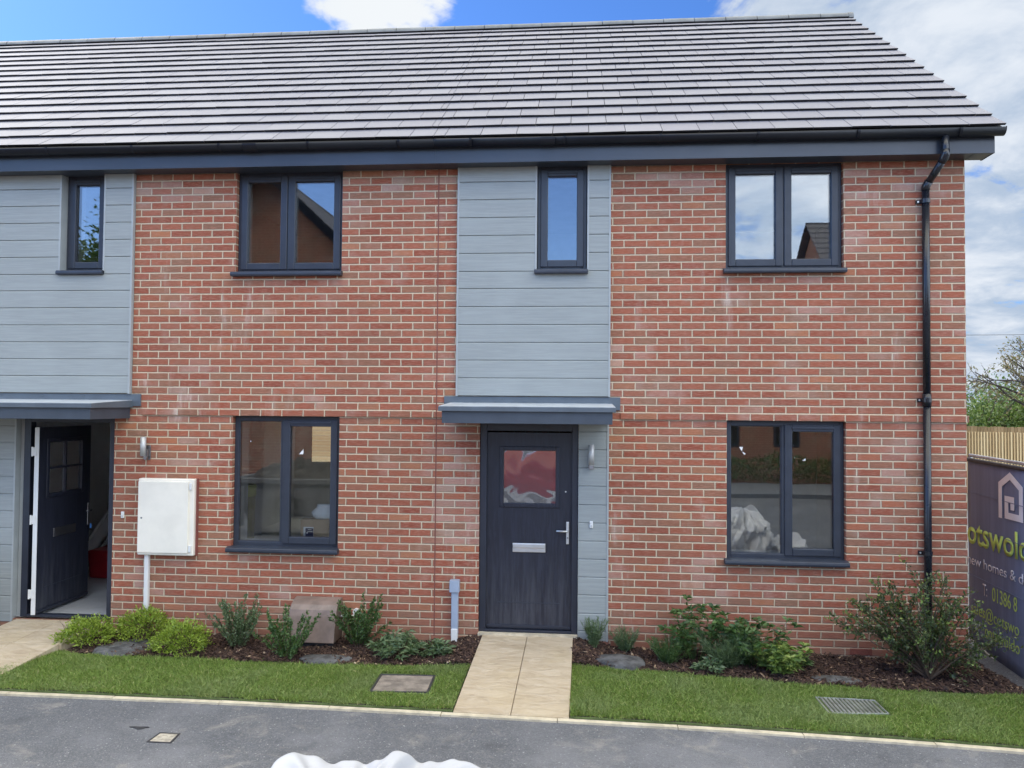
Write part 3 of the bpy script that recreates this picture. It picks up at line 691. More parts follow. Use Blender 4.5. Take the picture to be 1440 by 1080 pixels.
b = MB(); b.tube([LR(.800,.0,1.385), LR(.800,.006,1.385)], .008, 12); b.build('keyhole_cover', M['steel'], dr)
# open front door of the left house
df = MB(); ring(df, -9.595,-8.575,.0,2.16,(.075,.062,.026,.10), .022, .10); df.build('door_frame', M['doorframe'], HL, bevel=.004)
LO = lambda s, o, z: (-9.405+o, -.005+s, .028+z)
dl, bxl = door_leaf(HL, LO, .866, 1.975, (.150,.705,1.250,1.815), True)
b = MB(); bxl(b, -.006,-.0005,-.046,.002,.0,1.975); b.build('edge_strip', M['white'], dl, bevel=.001)
for z in (.22,1.0,1.72):
    b = MB(); b.tube([LO(-.02,-.062,z-.05), LO(-.02,-.062,z+.05)], .008, 10); bxl(b, -.014,-.0065,-.075,-.02,z-.045,z+.045); b.build('hinge', M['white'], dl)
b = MB(); bxl(b, .245,.612,.001,.014,.778,.872); lp = b.build('letter_plate', M['darksteel'], dl, bevel=.004)
b = MB(); bxl(b, .822,.85,.001,.012,.82,1.075); hp = b.build('handle', M['darksteel'], dl, bevel=.005)
b = MB(); b.tube([LO(.836,.012,.99), LO(.836,.05,.99), LO(.82,.056,.99), LO(.735,.056,.992)], .0095, 10); b.build('lever', M['darksteel'], hp, smooth=True)
b = MB(); bxl(b, .832,.84,.03,.05,.78,.835); b.build('key_tag', M['bluekey'], hp, bevel=.003)
# hall inside the open door
b = MB(); x0,x1,y0,y1,z1 = -10.45,-8.45,.105,3.4,2.40
b.quad((x0,y0,z1),(x1,y0,z1),(x1,y1,z1),(x0,y1,z1)); b.quad((x0,y0,0),(x0,y0,z1),(x0,y1,z1),(x0,y1,0)); b.quad((x1,y0,0),(x1,y1,0),(x1,y1,z1),(x1,y0,z1)); b.quad((x0,y1,0),(x0,y1,z1),(x1,y1,z1),(x1,y1,0))
for p,q,s_,t in ((x0,-9.60,0,z1),(-8.57,x1,0,z1),(-9.60,-8.57,2.16,z1)): b.quad((p,y0,s_),(q,y0,s_),(q,y0,t),(p,y0,t))
b.build('hall', M['plaster'], HL)
b = MB(); b.quad((x0,.02,.002),(x1,.02,.002),(x1,y1,.002),(x0,y1,.002)); b.build('hall_floor', M['hallfloor'], HL)
b = MB(); b.prism([(1.3,.0),(1.62,0.),(3.39,1.34),(3.39,1.60)], 'x', -10.12, -10.08); b.build('stair_string', M['plaster'], HL)
b = MB(); b.prism([(1.75,.002),(3.39,.002),(3.39,1.24)], 'x', -10.11, -10.09); b.build('stair_panel', M['room'], HL)

# canopies
def canopy(house, x0, x1, fx0, fx1, chip=None):
    b = MB(); b.prism([(-.008,2.11),(-.67,2.11),(-.67,2.222),(-.008,2.222)], 'x', x0+.03, x1-.03); c = b.build('canopy', M['canopy_face'], house, bevel=.002)
    b = MB(); b.prism([(-.0085,2.223),(-.70,2.221),(-.702,2.262),(-.0085,2.296)], 'x', x0, x1); b.build('canopy_edge', M['canopy'], c, bevel=.003)
    b = MB(); b.prism([(-.02,2.298),(-.698,2.2645),(-.698,2.2685),(-.02,2.302)], 'x', x0+.004, x1-.004); b.build('canopy_top', M['canopy_top'], c)
    b = MB(); b.box(fx0, fx1, -.020, -.0005, 2.237, 2.366); fl = b.build('flashing', M['canopy'], c, bevel=.002)
    x = fx0+.14
    while x < fx1-.05:
        b = MB(); b.tube([(x,-.020,2.342),(x,-.0255,2.342)], .008, 8); b.build('screw', M['canopy'], fl); x += .46
canopy(HR, -5.003,-3.372, -5.066,-3.296); canopy(HL, -11.3,-8.372, -11.35,-8.285)

# eaves: fascia, soffit, gutter
XE = .17
def eaves(house, x0, x1, end):
    b = MB(); b.box(x0, x1, -.215, -.20, 4.682, 4.90); b.build('fascia', M['fascia'], house, bevel=.002)
    b = MB(); b.box(x0, x1 if not end else x1-.001, -.1995, .03 if not end else .0, 4.690, 4.702); b.build('soffit', M['fascia'], house)
    # gutter: open half round trough
    ns = 12; out = []; inn = []
    for i in range(ns+1):
        a = math.pi*i/ns; out.append((-.272 - .055*math.cos(a), 4.892 - .068*math.sin(a))); inn.append((-.272 - .051*math.cos(a), 4.892 - .063*math.sin(a)))
    xe = x1 + (.045 if end else 0)
    b = MB(); b.prism(out + inn[::-1], 'x', x0, xe); g = b.build('gutter', M['gutter'], house)
    for p in g.data.polygons: p.use_smooth = len(p.vertices) == 4
    x = x1-.35
    while x > x0:
        b = MB()
        br = [(-.272 - .060*math.cos(math.pi*i/ns), 4.892 - .073*math.sin(math.pi*i/ns)) for i in range(ns+1)]
        b.prism(br + out[::-1], 'x', x-.012, x+.012); b.build('bracket', M['gutter'], g); x -= .92
    if end: 
        b = MB(); b.prism(out + [(out[-1][0],4.897),(out[0][0],4.897)], 'x', xe, xe+.006); b.build('stop_end', M['gutter'], g)
    for ux in ([-4.02,] if end else [-7.02,]):
        b = MB(); b.prism([(p*1.0-.004*(1 if p<-.272 else -1), q-.006) for p,q in out] , 'x', ux-.07, ux+.07); b.build('gutter_union', M['gutter'], g)
eaves(HR, JX, XE, True); eaves(HL, -15, JX, False)
# verge box and barge board at the gable end
SL = Vector((0, 4.01, 3.08)).normalized(); NR = Vector((0,-3.08,4.01)).normalized(); E0 = Vector((0,-.30,4.895))
def rp(x, s, n): p = E0 + SL*s + NR*n; return (x, p.y, p.z)
b = MB(); b.add([(XE,-.2,4.684),(XE,0.02,4.684),rp(XE,.25,-.19),rp(XE,5.05,-.19),rp(XE,5.05,-.012),rp(XE,.13,-.012)] + [(XE-.016,-.199,4.684),(XE-.016,0.02,4.684),rp(XE-.016,.25,-.19),rp(XE-.016,5.05,-.19),rp(XE-.016,5.05,-.012),rp(XE-.016,.13,-.012)],
   [(0,1,2,3,4,5),(11,10,9,8,7,6)] + [(i,i+6,(i+1)%6+6,(i+1)%6) for i in range(6)]); b.build('barge_board', M['fascia'], HR)
b = MB(); b.quad((0.001,0.02,4.69),(XE-.017,.02,4.69),rp(XE-.017,5.0,-.17),rp(.001,5.0,-.17)); b.build('verge_soffit', M['fascia'], HR)
b = MB(); b.add([(XE-.001,-.199,4.684),(XE-.001,.0,4.684),(.001,.0,4.684),(.001,-.199,4.684)], [(0,1,2,3)]); b.build('verge_soffit', M['fascia'], HR)

# roof: courses of flat interlocking tiles, each its own slab
G = .2975; TW = .352; NC = 17
def tiles(house, xa, xb, first):
    b = MB(); rnd = random.Random(11)
    for i in range(NC):
        s0 = i*G - .0 + (0 if i else 0); s1 = min(s0 + G + .055, 5.03)
        off = (TW/2 if i % 2 else 0) - .105
        k0 = int(math.floor((xa-off)/TW)); k1 = int(math.ceil((xb-off)/TW))
        for k in range(k0, k1+1):
            a = max(off + k*TW, xa) ; c = min(off + (k+1)*TW, xb)
            if c - a < .02: continue
            a += .0032; c -= .0032
            l0 = rnd.uniform(-.0025,.0025); l1 = rnd.uniform(-.0025,.0025); ds = rnd.uniform(-.003,.003)
            t = .024; n0 = .037; n1 = .008
            P = [rp(a,s0+ds,n0+l0), rp(c,s0+ds,n0+l1), rp(c,s1,n1), rp(a,s1,n1), rp(a,s0+ds+.014,n0-t+l0), rp(c,s0+ds+.014,n0-t+l1), rp(c,s1,n1-t*.6), rp(a,s1,n1-t*.6)]
            b.add(P, [(0,1,2,3),(4,5,1,0),(5,6,2,1),(7,4,0,3),(7,6,5,4)])
    r = b.build('roof', M['tile'], house, bevel=0); r.data.materials.append(M['butt_shade'])
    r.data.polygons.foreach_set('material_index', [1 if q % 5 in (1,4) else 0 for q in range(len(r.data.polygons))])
    # underlay and back slope
    b = MB(); b.add([rp(xa,.02,-.012), rp(xb-.004,.02,-.012), rp(xb-.004,5.04,-.012), rp(xa,5.04,-.012)], [(0,1,2,3)]); b.build('underlay', M['dark'], r)
    t = Vector(rp(0,5.06,.0)); yr, zr = t.y, t.z
    b = MB(); b.add([(xa,yr,zr+.02),(xb,yr,zr+.02),(xb,yr+4.02,zr-3.07),(xa,yr+4.02,zr-3.07),(xa,yr,zr-.03),(xb,yr,zr-.03),(xb,yr+4.02,zr-3.12),(xa,yr+4.02,zr-3.12)], [(0,1,2,3),(7,6,5,4),(0,4,5,1),(1,5,6,2),(2,6,7,3),(3,7,4,0)]); b.build('back_slope', M['tile'], r)
    # ridge caps
    x = xb if first else xb - .0; n = 0; ridge = MB()
    while x > xa:
        a = max(x-.450, xa); c = x
        rr = .118 + (.002 if n % 2 else 0)
        prof = [(yr - rr*math.cos(math.pi*(.06+.88*i/10)), zr - .055 + rr*.98*math.sin(math.pi*(.06+.88*i/10))) for i in range(11)]
        inner = [(yr - (rr-.016)*math.cos(math.pi*(.06+.88*i/10)), zr - .055 + (rr-.016)*.98*math.sin(math.pi*(.06+.88*i/10))) for i in range(11)]
        ridge.prism(prof + inner[::-1], 'x', a+.006, c-.004); x -= .450; n += 1
    rg = ridge.build('ridge', M['ridge'], r)
    rr = .106; prof = [(yr - rr*math.cos(math.pi*(.06+.88*i/10)), zr - .055 + rr*.98*math.sin(math.pi*(.06+.88*i/10))) for i in range(11)]
    MB().prism(prof, 'x', xa, xb-.01).build('ridge_bedding', M['dark'], rg)
    if first:
        rr = .125; prof = [(yr - rr*math.cos(math.pi*i/12), zr - .055 + rr*math.sin(math.pi*i/12)) for i in range(13)]
        MB().prism(prof, 'x', xb-.05, xb+.016).build('ridge_end_cap', M['ridge'], r, bevel=.004)
    return r
tiles(HR, JX, .222, True); tiles(HL, -15, JX, False)

# downpipe with swan neck
b = MB(); xp, xg = -.383, -.302
b.tube([(xg,-.272,4.83),(xg,-.272,4.70),(xg,-.268,4.662)], .034, 18); b.tube([(xg,-.272,4.705),(xg,-.272,4.655),(xg-.008,-.255,4.625),(xg-.02,-.235,4.60)], .039, 18)
b.tube([(xg-.01,-.25,4.615),(xp+.006,-.06,4.435)], .034, 18); b.tube([(xp+.014,-.085,4.462),(xp,-.05,4.42),(xp,-.046,4.385)], .039, 18)
b.tube([(xp,-.046,4.41),(xp,-.046,2.40)], .034, 18); b.tube([(xp,-.046,2.42),(xp,-.046,2.30)], .039, 18); b.tube([(xp,-.046,2.32),(xp,-.046,-.14)], .034, 18)
dp = b.build('downpipe', M['pipe'], HR, smooth=False)
for p in dp.data.polygons: p.use_smooth = len(p.vertices) == 4
for z in (4.28, 2.36, .9):
    b = MB(); b.tube([(xp,-.046,z-.02),(xp,-.046,z+.02)], .041, 18); b.box(xp-.075,xp-.035,-.02,-.0005,z-.018,z+.018); cl = b.build('pipe_clip', M['pipe'], dp)
    b = MB(); b.tube([(xp-.06,-.021,z),(xp-.06,-.026,z)], .009, 8); b.build('screw', M['steel'], cl)

# ---------------------------------------------------------------- fixtures on the walls
t = empty('meter_box', (-7.95,-.06,.69), 'off white meter box on the brickwork between the open door and the window', 'meter box')
b = MB(); b.box(-8.254,-7.650,-.075,.0,.700,1.490); b.build('box_body', M['meter'], t, bevel=.012, seg=3)
b = MB(); b.box(-8.246,-7.705,-.0905,-.0755,.728,1.462); dd = b.build('door', M['meter'], t, bevel=.004)
b = MB(); b.tube([(-8.205,-.090,1.085),(-8.205,-.0925,1.085)], .010, 12); b.build('lock', M['darksteel'], dd)
for z in (.775,1.415):
    b = MB(); b.box(-7.70,-7.672,-.088,-.0765,z-.035,z+.035); b.build('hinge', M['white'], t, bevel=.003)
b = MB(); b.box(-7.649,-7.636,-.035,-.0005,.695,1.492); b.build('side_seal', M['reveal'], t)
t = b = MB(); b.box(-8.194,-8.147,-.045,-.0005,.02,.699); tag(b.build('conduit', M['white'], bevel=.008), 'white plastic conduit dropping from the meter box into a lime shrub', 'conduit')

def wall_light(px, y, z0, z1, bx0, label, m1, m2):
    t = empty('wall_light', (px, y, z0), label, 'wall light', 'steel wall lights by the front doors')
    b = MB(); n = 20; r = .029
    b.tube([(px,y-.055,z0+.035),(px,y-.055,z1)], r, n); o = b.build('lamp_tube', m1, t)
    for p in o.data.polygons: p.use_smooth = len(p.vertices) == 4
    for za, zb_ in ((z0+.0345,z0+.030),(z1+.0005,z1+.004)):
        b = MB(); b.tube([(px,y-.055,za),(px,y-.055,zb_)], r*.86, n); b.build('lens', M['lamp'], t)
    b = MB(); b.box(bx0, bx0+.055, y-.012, y, z0-.01, z0+.14); b.box(bx0+.012, bx0+.043, y-.05, y-.012, z0+.03, z0+.10); b.build('back_plate', m2, t, bevel=.003)
    b = MB(); b.tube([(bx0+.028,y-.034,z0+.012),(bx0+.028,y-.066,z0+.012)], .019, 16); b.build('sensor', m2, t, smooth=False)
wall_light(-3.580, -.006, 1.66, 1.895, -3.607, 'steel cylinder wall light on the grey boards beside the shut door', M['lampsteel'], M['darksteel'])
wall_light(-8.222, -.0005, 1.69, 1.915, -8.222, 'steel cylinder wall light on brickwork above the meter box', M['lampsteel'], M['darksteel'])
for x, y, lab in ((-3.576,-.005,'small white doorbell on the grey boards beside the shut door'), (-8.458,-.0005,'small white doorbell on brickwork beside the open doorway')):
    t = empty('doorbell', (x,y,1.10), lab, 'doorbell', 'white doorbells')
    b = MB(); b.box(x-.017,x+.017,y-.018,y,1.066,1.134); b.build('case', M['white'], t, bevel=.007, seg=3)
    b = MB(); b.tube([(x,y-.0181,1.088),(x,y-.021,1.088)], .009, 14); b.build('button', M['lamp'], t)
t = empty('cable_duct', (-4.935,-.05,-.05), 'blue grey plastic cable duct rising from the mulch left of the shut door', 'cable duct')
b = MB(); b.box(-4.966,-4.898,-.062,-.0005,-.02,.42); b.build('duct', M['greypipe'], t, bevel=.01, seg=3)
b = MB(); b.box(-4.983,-4.886,-.078,-.0005,.405,.525); b.build('cap', M['greypipe'], t, bevel=.006)
b = MB(); b.prism([(-4.962,-.14),(-4.904,-.14),(-4.898,.045),(-4.966,.045)], 'y', -.070, -.004); b.build('boot', M['white'], t, bevel=.006)
t = empty('gas_meter_box', (-6.33,-.16,-.13), 'weathered brown curved gas meter box half sunk in the mulch below the window', 'gas meter box')
pf = [(-.0005,.312),(-.055,.311),(-.115,.296),(-.165,.268),(-.20,.225),(-.222,.17),(-.285,-.075),(-.265,-.078),(-.0005,-.078)]
b = MB(); b.prism(pf, 'x', -6.570,-6.092); b.build('lid', M['brownbox'], t, bevel=.007)
b = MB(); b.prism([(-.0005,-.08),(-.245,-.08),(-.235,-.2),(-.0005,-.2)], 'x', -6.555,-6.106); b.build('base', M['iron'], t)
b = MB(); b.tube([(-6.475,-.2795,-.045),(-6.475,-.284,-.045)], .009, 10); b.build('lock', M['iron'], t)
b = MB(); b.tube([(-6.09,-.05,.135),(-5.99,-.05,.13),(-5.94,-.045,.14)], .014, 10); b.tube([(-5.945,-.0005,.175),(-5.945,-.045,.175)], .03, 14)
tag(b.build('outlet_pipe', M['white']), 'short white outlet pipe beside the brown gas meter box', 'pipe')

# covers in the lawns and road
t = empty('manhole_cover', (-5.2,-1.11,-.14), 'square rusty brown manhole cover sunk in the turf left of the path', 'manhole cover')
def frameq(pts, z0, z1, w, b):
    cx = sum(p[0] for p in pts)/4; cy = sum(p[1] for p in pts)/4
    q = [(p[0]+(cx-p[0])*w, p[1]+(cy-p[1])*w) for p in pts]
    for i in range(4):
        a,c,d,e = pts[i], pts[(i+1)%4], q[(i+1)%4], q[i]
        b.add([(*a,z0),(*c,z0),(*d,z0),(*e,z0),(*a,z1),(*c,z1),(*d,z1),(*e,z1)], [(0,3,2,1),(4,5,6,7),(0,1,5,4),(1,2,6,5),(2,3,7,6),(3,0,4,7)])
    return q
mp = [(-5.445,-1.335),(-4.95,-1.30),(-4.965,-.895),(-5.455,-.92)]
b = MB(); q = frameq(mp, -.2, -.122, .07, b); b.build('frame', M['iron'], t, bevel=.002)
b = MB(); b.add([(*p,-.2) for p in q]+[(*p,-.126) for p in q], [(4,5,6,7),(0,1,5,4),(1,2,6,5),(2,3,7,6),(3,0,4,7)])
b.build('lid', M['cover'], t, bevel=.004)
t = empty('drain_cover', (-1.5,-1.24,-.14), 'galvanised steel drain cover with a grid of slots in the right lawn', 'drain cover')
mq = [(-1.735,-1.40),(-1.262,-1.36),(-1.268,-1.082),(-1.738,-1.06)]
b = MB(); q = frameq(mq, -.2, -.121, .05, b); b.build('frame', M['galv'], t, bevel=.002)
P = lambda u,v: tuple((q[0][k]*(1-u)+q[1][k]*u)*(1-v) + (q[3][k]*(1-u)+q[2][k]*u)*v for k in (0,1))
b = MB(); b.add([(*p,-.139) for p in q], [(0,1,2,3)]); b.build('tray', M['iron'], t)
b = MB(); nx_, ny_ = 14, 5
def barq(u0,u1,v0,v1,z0,z1):
    pp = [P(u0,v0),P(u1,v0),P(u1,v1),P(u0,v1)]; b.add([(*p,z0) for p in pp]+[(*p,z1) for p in pp], [(4,5,6,7),(0,1,5,4),(1,2,6,5),(2,3,7,6),(3,0,4,7)])
for i in range(1,nx_): barq(i/nx_-.019, i/nx_+.019, 0, 1, -.138, -.122)
for j in range(1,ny_): barq(0, 1, j/ny_-.016, j/ny_+.016, -.138, -.133)
b.build('grating', M['galv'], t)
t = empty('stopcock_cover', (-6.71,-2.27,-.165), 'small pale square stopcock cover set in the road', 'stopcock cover')
b = MB(); q = frameq([(-6.80,-2.35),(-6.615,-2.35),(-6.63,-2.19),(-6.79,-2.19)], -.2, -.160, .16, b); b.build('frame', M['iron'], t)
b = MB(); b.add([(*p,-.162) for p in q], [(0,1,2,3)]); b.build('lid', mat('pale cover', (.40,.36,.29), .85, var=.3, vscale=25), t)
b = MB(); pts = [(-7.07,-2.118),(-7.045,-2.128),(-7.01,-2.135),(-6.985,-2.155),(-6.955,-2.148),(-6.94,-2.122),(-6.915,-2.112),(-6.95,-2.104),(-6.99,-2.112),(-7.03,-2.108)]
b.prism(pts, 'z', -.18, -.159); tag(b.build('tar_splash', M['iron']), 'black tar splash on the road beside the stopcock cover', 'tar splash')

def stone(x, y, rx, ry, rot, label, lift=0):
    n = 26; vs = []; fs = []; rnd = random.Random(int(x*100)); ph = [rnd.uniform(0,6.3) for _ in range(4)]
    rad = [1+.09*math.sin(2*2*math.pi*i/n+ph[0])+.07*math.sin(3*2*math.pi*i/n+ph[1])+.04*math.sin(7*2*math.pi*i/n+ph[2]) for i in range(n)]
    zc = float(bedz(np.float64(x), np.float64(y))) + lift
    rings = [(1.0,-.05),(1.0,.016),(.93,.028),(.6,.036),(.25,.040)]
    for k,(f,dz) in enumerate(rings):
        for i in range(n):
            a = 2*math.pi*i/n; px, py = rx*f*rad[i]*math.cos(a), ry*f*rad[i]*math.sin(a)
            vs.append((x+px*math.cos(rot)-py*math.sin(rot), y+px*math.sin(rot)+py*math.cos(rot), zc+dz+rnd.uniform(-.003,.003)))
    vs.append((x,y,zc+.041)); m_ = len(rings)
    for k in range(m_-1):
        for i in range(n): fs.append((k*n+i, k*n+(i+1)%n, (k+1)*n+(i+1)%n, (k+1)*n+i))
    fs += [((m_-1)*n+i, (m_-1)*n+(i+1)%n, m_*n) for i in range(n)]
    tag(MB().add(vs, fs).build('stepping_stone', M['slate'], smooth=True), label, 'stone', 'flat grey stones in the planting beds')
stone(-8.10,-.50,.30,.235,.0,'flat dark grey stone in front of the lime green shrubs')
stone(-6.06,-.62,.27,.105,.05,'flat grey stone in the mulch before the brown gas meter box')
stone(-3.30,-.42,.235,.165,-.55,'flat dark grey stone close to the path and shut door')
stone(-1.43,-.66,.215,.10,-.2,'flat grey stone between the drain cover and the low plants')

# ---------------------------------------------------------------- plants
def unit(v): return v/np.maximum(np.linalg.norm(v,axis=-1,keepdims=True),1e-9)
def leaves(name, p, d, L, Wd, m, parent, fold=.25, droop=0.0):
    n = len(p); d = unit(d); ref = RNG.normal(0,1,(n,3)); ref[:,2] += .8
    s = unit(np.cross(d, ref)); nr = unit(np.cross(s, d))
    L = np.broadcast_to(L,(n,))[:,None]; Wd = np.broadcast_to(Wd,(n,))[:,None]
    mid = p + d*L*.48; lf = Wd*fold*.5
    a = mid + s*Wd*.5 + nr*lf; c = mid - s*Wd*.5 + nr*lf
    tip = p + d*L - np.array([0,0,1.])*L*droop
    m2 = p + d*L*.22
    a2 = m2 + s*Wd*.36 + nr*lf*.7; c2 = m2 - s*Wd*.36 + nr*lf*.7
    V = np.stack([p, a2, a, tip, c, c2, mid], 1).reshape(-1,3); b0 = np.arange(n)[:,None]*7
    F = np.concatenate([b0+np.array(t) for t in ((0,1,6),(1,2,6),(2,3,6),(6,3,4),(6,4,5),(0,6,5))],0)
    return np_mesh(name, V, F, m, parent)
def stems(name, paths, r, parent, m='twig', n=5):
    b = MB()
    for pts in paths: b.tube(pts, [r*(1-.7*i/(len(pts)-1)) for i in range(len(pts))], n)
    return b.build(name, M[m], parent)
def path(p0, d, L, k=5, bend=.25, up=.15):
    p = np.array(p0,float); d = unit(np.array(d,float)); out = [p.copy()]
    for i in range(k):
        d = unit(d + RNG.normal(0,bend/k**.5,3) + np.array([0,0,up/k])); p = p + d*L/k; out.append(p.copy())
    return out
def along(paths, per, jit=0.0, t0=.15):
    P = []; D = []
    for pts in paths:
        pts = np.array(pts); k = len(pts)-1
        n_ = max(1,int(per)); t = RNG.uniform(t0,1,n_)*k; i = np.minimum(t.astype(int),k-1); f = (t-i)[:,None]
        q = pts[i]*(1-f)+pts[i+1]*f; tg = unit(pts[i+1]-pts[i])
        P.append(q + RNG.normal(0,jit,q.shape) if jit else q); D.append(tg)
    return np.concatenate(P), np.concatenate(D)
def gz(x,y): return float(bedz(np.float64(x),np.float64(y)))
def plant(name, x, y, label, cat, group=None): return empty(name, (x,y,gz(x,y)-.01), label, cat, group)

def dome(x, y, r, h, label):
    t = plant('dome_shrub', x, y, label, 'shrub', 'lime green domed shrubs'); z = gz(x,y)
    ps = []
    for k in range(70):
        a = RNG.uniform(0,6.28); e = np.arccos(RNG.uniform(.02,1)); d = (np.sin(e)*np.cos(a), np.sin(e)*np.sin(a), np.cos(e)*.9+.1)
        LL = (r*np.sin(e)+h*np.cos(e))*RNG.uniform(.72,1.06); ps.append(path((x+.02*d[0],y+.02*d[1],z), d, LL, 4, .35, .15))
    stems('stem', ps[::3], .004, t)
    n = 3600; a = RNG.uniform(0,6.28,n); e = np.arccos(RNG.uniform(-.12,1,n)); rr = RNG.uniform(.55,1,n)**.5
    lump = 1+.17*np.sin(3*a+4*e+x*7)+.13*np.sin(7*a-5*e+x*11)+.09*np.sin(11*e+13*a)+RNG.gamma(1.2,.035,n)
    d = np.stack([np.sin(e)*np.cos(a), np.sin(e)*np.sin(a), np.cos(e)],1)
    p = np.array([x,y,z+.07]) + d*np.stack([r*rr*lump, r*.9*rr*lump, (h-.07)*rr*lump],1)
    leaves('foliage', p, d+RNG.normal(0,.6,(n,3))+np.array([0,0,.35]), RNG.uniform(.016,.034,n), RNG.uniform(.009,.017,n), M['leaf_lime'], t)
dome(-8.56,-.40,.245,.235,'lime green domed shrub against the paved path, leftmost of three')
dome(-8.10,-.16,.245,.27,'lime green domed shrub at the wall below the white conduit')
dome(-7.50,-.55,.235,.275,'lime green domed shrub standing right of the dark grey stone')

def twiggy(x, y, w, h, n, leafn, mleaf, label, spread=.5, L=(.018,.036), group='upright green shrubs', tips=True, name='upright_shrub'):
    t = plant(name, x, y, label, 'shrub', group); z = gz(x,y); ps = []
    for k in range(n):
        a = RNG.uniform(0,6.28); s = spread*RNG.random()**.6
        hh = h*RNG.uniform(.5,1.03); dx = w*.5*s/spread*np.cos(a); dy = w*.42*s/spread*np.sin(a)
        d = np.array([dx*1.1, dy*1.1, hh]); ps.append(path((x+dx*.15,y+dy*.15,z), d, np.linalg.norm(d), 6, .16, .0))
    stems('stem', ps, .0045, t)
    p, tg = along(ps, leafn, .006, .12); m_ = len(p)
    leaves('foliage', p, tg*.55+RNG.normal(0,.62,(m_,3))+np.array([0,0,.1]), RNG.uniform(*L,m_), RNG.uniform(L[0]*.5,L[1]*.55,m_), M[mleaf], t)
    return ps
twiggy(-7.04,-.33,.52,.50,44,105,'leaf_grey','feathery grey green upright shrub left of the brown gas meter box', L=(.016,.034))
twiggy(-6.42,-.62,.54,.45,24,120,'leaf_green','glossy green shrub with long twigs in front of the gas meter box', L=(.02,.036))
twiggy(-5.86,-.22,.54,.52,27,120,'leaf_green','glossy green shrub with tall shoots right of the gas meter box', L=(.02,.038))
def lance(x, y, r, h, n, m, label, L=(.06,.11), group='low leafy perennials', W_=(.014,.026), name='low_perennial'):
    t = plant(name, x, y, label, 'plant', group); z = gz(x,y); ps = []
    for k in range(n):
        a = RNG.uniform(0,6.28); s = RNG.random()**.55; dx, dy = r*s*np.cos(a), r*.8*s*np.sin(a); hh = h*(1-.45*s*s)*RNG.uniform(.6,1)
        ps.append(path((x+dx*.5,y+dy*.5,z), (dx*.6,dy*.6,hh), hh, 4, .2, 0))
    stems('stem', ps, .003, t)
    p, tg = along(ps, 11, .004, .35); m_ = len(p); a = RNG.uniform(0,6.28,m_)
    leaves('foliage', p, tg*.4+np.stack([np.cos(a),np.sin(a),RNG.uniform(-.2,.5,m_)],1), RNG.uniform(*L,m_), RNG.uniform(*W_,m_), M[m], t, .3, .25)
lance(-5.43,-.44,.30,.27,64,'leaf_grey','low spreading grey green perennial with lance leaves right of the shoots')
lance(-5.05,-.40,.16,.18,34,'leaf_grey','small grey green perennial by the path, left of the shut door', L=(.05,.09))
def feathery(x, y, r, h, n, label, m='leaf_grey', group='fine leaved feathery herbs', L=(.02,.05)):
    t = plant('feathery_herb', x, y, label, 'plant', group); z = gz(x,y); ps = []
    for k in range(n):
        a = RNG.uniform(0,6.28); s = RNG.random()**.5; d = (r*s*np.cos(a), r*s*np.sin(a), h*RNG.uniform(.55,1.02)); ps.append(path((x+d[0]*.25,y+d[1]*.25,z), d, np.linalg.norm(d)*.95, 5, .12, 0))
    stems('stem', ps, .0025, t, 'leaf_grey', 4)
    p, tg = along(ps, 46, .003, .1); m_ = len(p)
    leaves('foliage', p, tg*.9+RNG.normal(0,.42,(m_,3)), RNG.uniform(*L,m_), RNG.uniform(.003,.006,m_), M[m], t, .1)
feathery(-3.545,-.12,.095,.30,46,'pale feathery herb under the grey boards beside the shut door')
feathery(-3.24,-.10,.13,.24,44,'greyish feathery herb at the wall right of the grey boards')
feathery(-2.86,-.36,.17,.27,70,'bushy dark feathery herb at the left end of the right bed clump','leaf_green')
feathery(-2.33,-.42,.26,.36,120,'wispy grey green herb in the middle of the right bed clump', L=(.03,.06))
def rosette(x, y, r, h, n, m, label, L=(.05,.095)):
    t = plant('rosette_plant', x, y, label, 'plant', 'broad leaved plants with leafy tips'); z = gz(x,y); ps = []
    for k in range(n):
        a = RNG.uniform(0,6.28); s = RNG.random()**.5; d = (r*s*np.cos(a), r*.7*s*np.sin(a), h*RNG.uniform(.45,1.0)); ps.append(path((x+d[0]*.3,y+d[1]*.3,z), d, np.linalg.norm(d), 5, .14, 0))
    stems('stem', ps, .0045, t, 'leaf_green', 5)
    p, tg = along(ps, 19, .002, .3); q = np.repeat(np.array([s_[-1] for s_ in ps]), 9, 0); qt = np.repeat(np.array([s_[-1]-s_[-2] for s_ in ps]), 9, 0)
    p = np.concatenate([p,q]); tg = np.concatenate([tg,unit(qt)]); m_ = len(p); a = RNG.uniform(0,6.28,m_)
    leaves('foliage', p, tg*.35+np.stack([np.cos(a),np.sin(a),RNG.uniform(-.25,.45,m_)],1), RNG.uniform(*L,m_), RNG.uniform(L[0]*.35,L[1]*.38,m_), M[m], t, .3, .2)
rosette(-2.60,-.26,.27,.58,22,'leaf_green','tall dark plant with leafy rosette tips at the back of the right bed')
rosette(-2.08,-.36,.27,.47,32,'leaf_green','mid height leafy plant in the right bed clump')
rosette(-1.88,-.56,.21,.28,26,'leaf_tip','bright green broad leaved plant at the front right of the bed clump')
lance(-2.50,-.56,.18,.15,26,'leaf_grey','low silvery plant along the front of the right bed clump', L=(.04,.08))
lance(-1.72,-.38,.17,.17,26,'leaf_green','small green plant at the right end of the bed clump', L=(.05,.09))

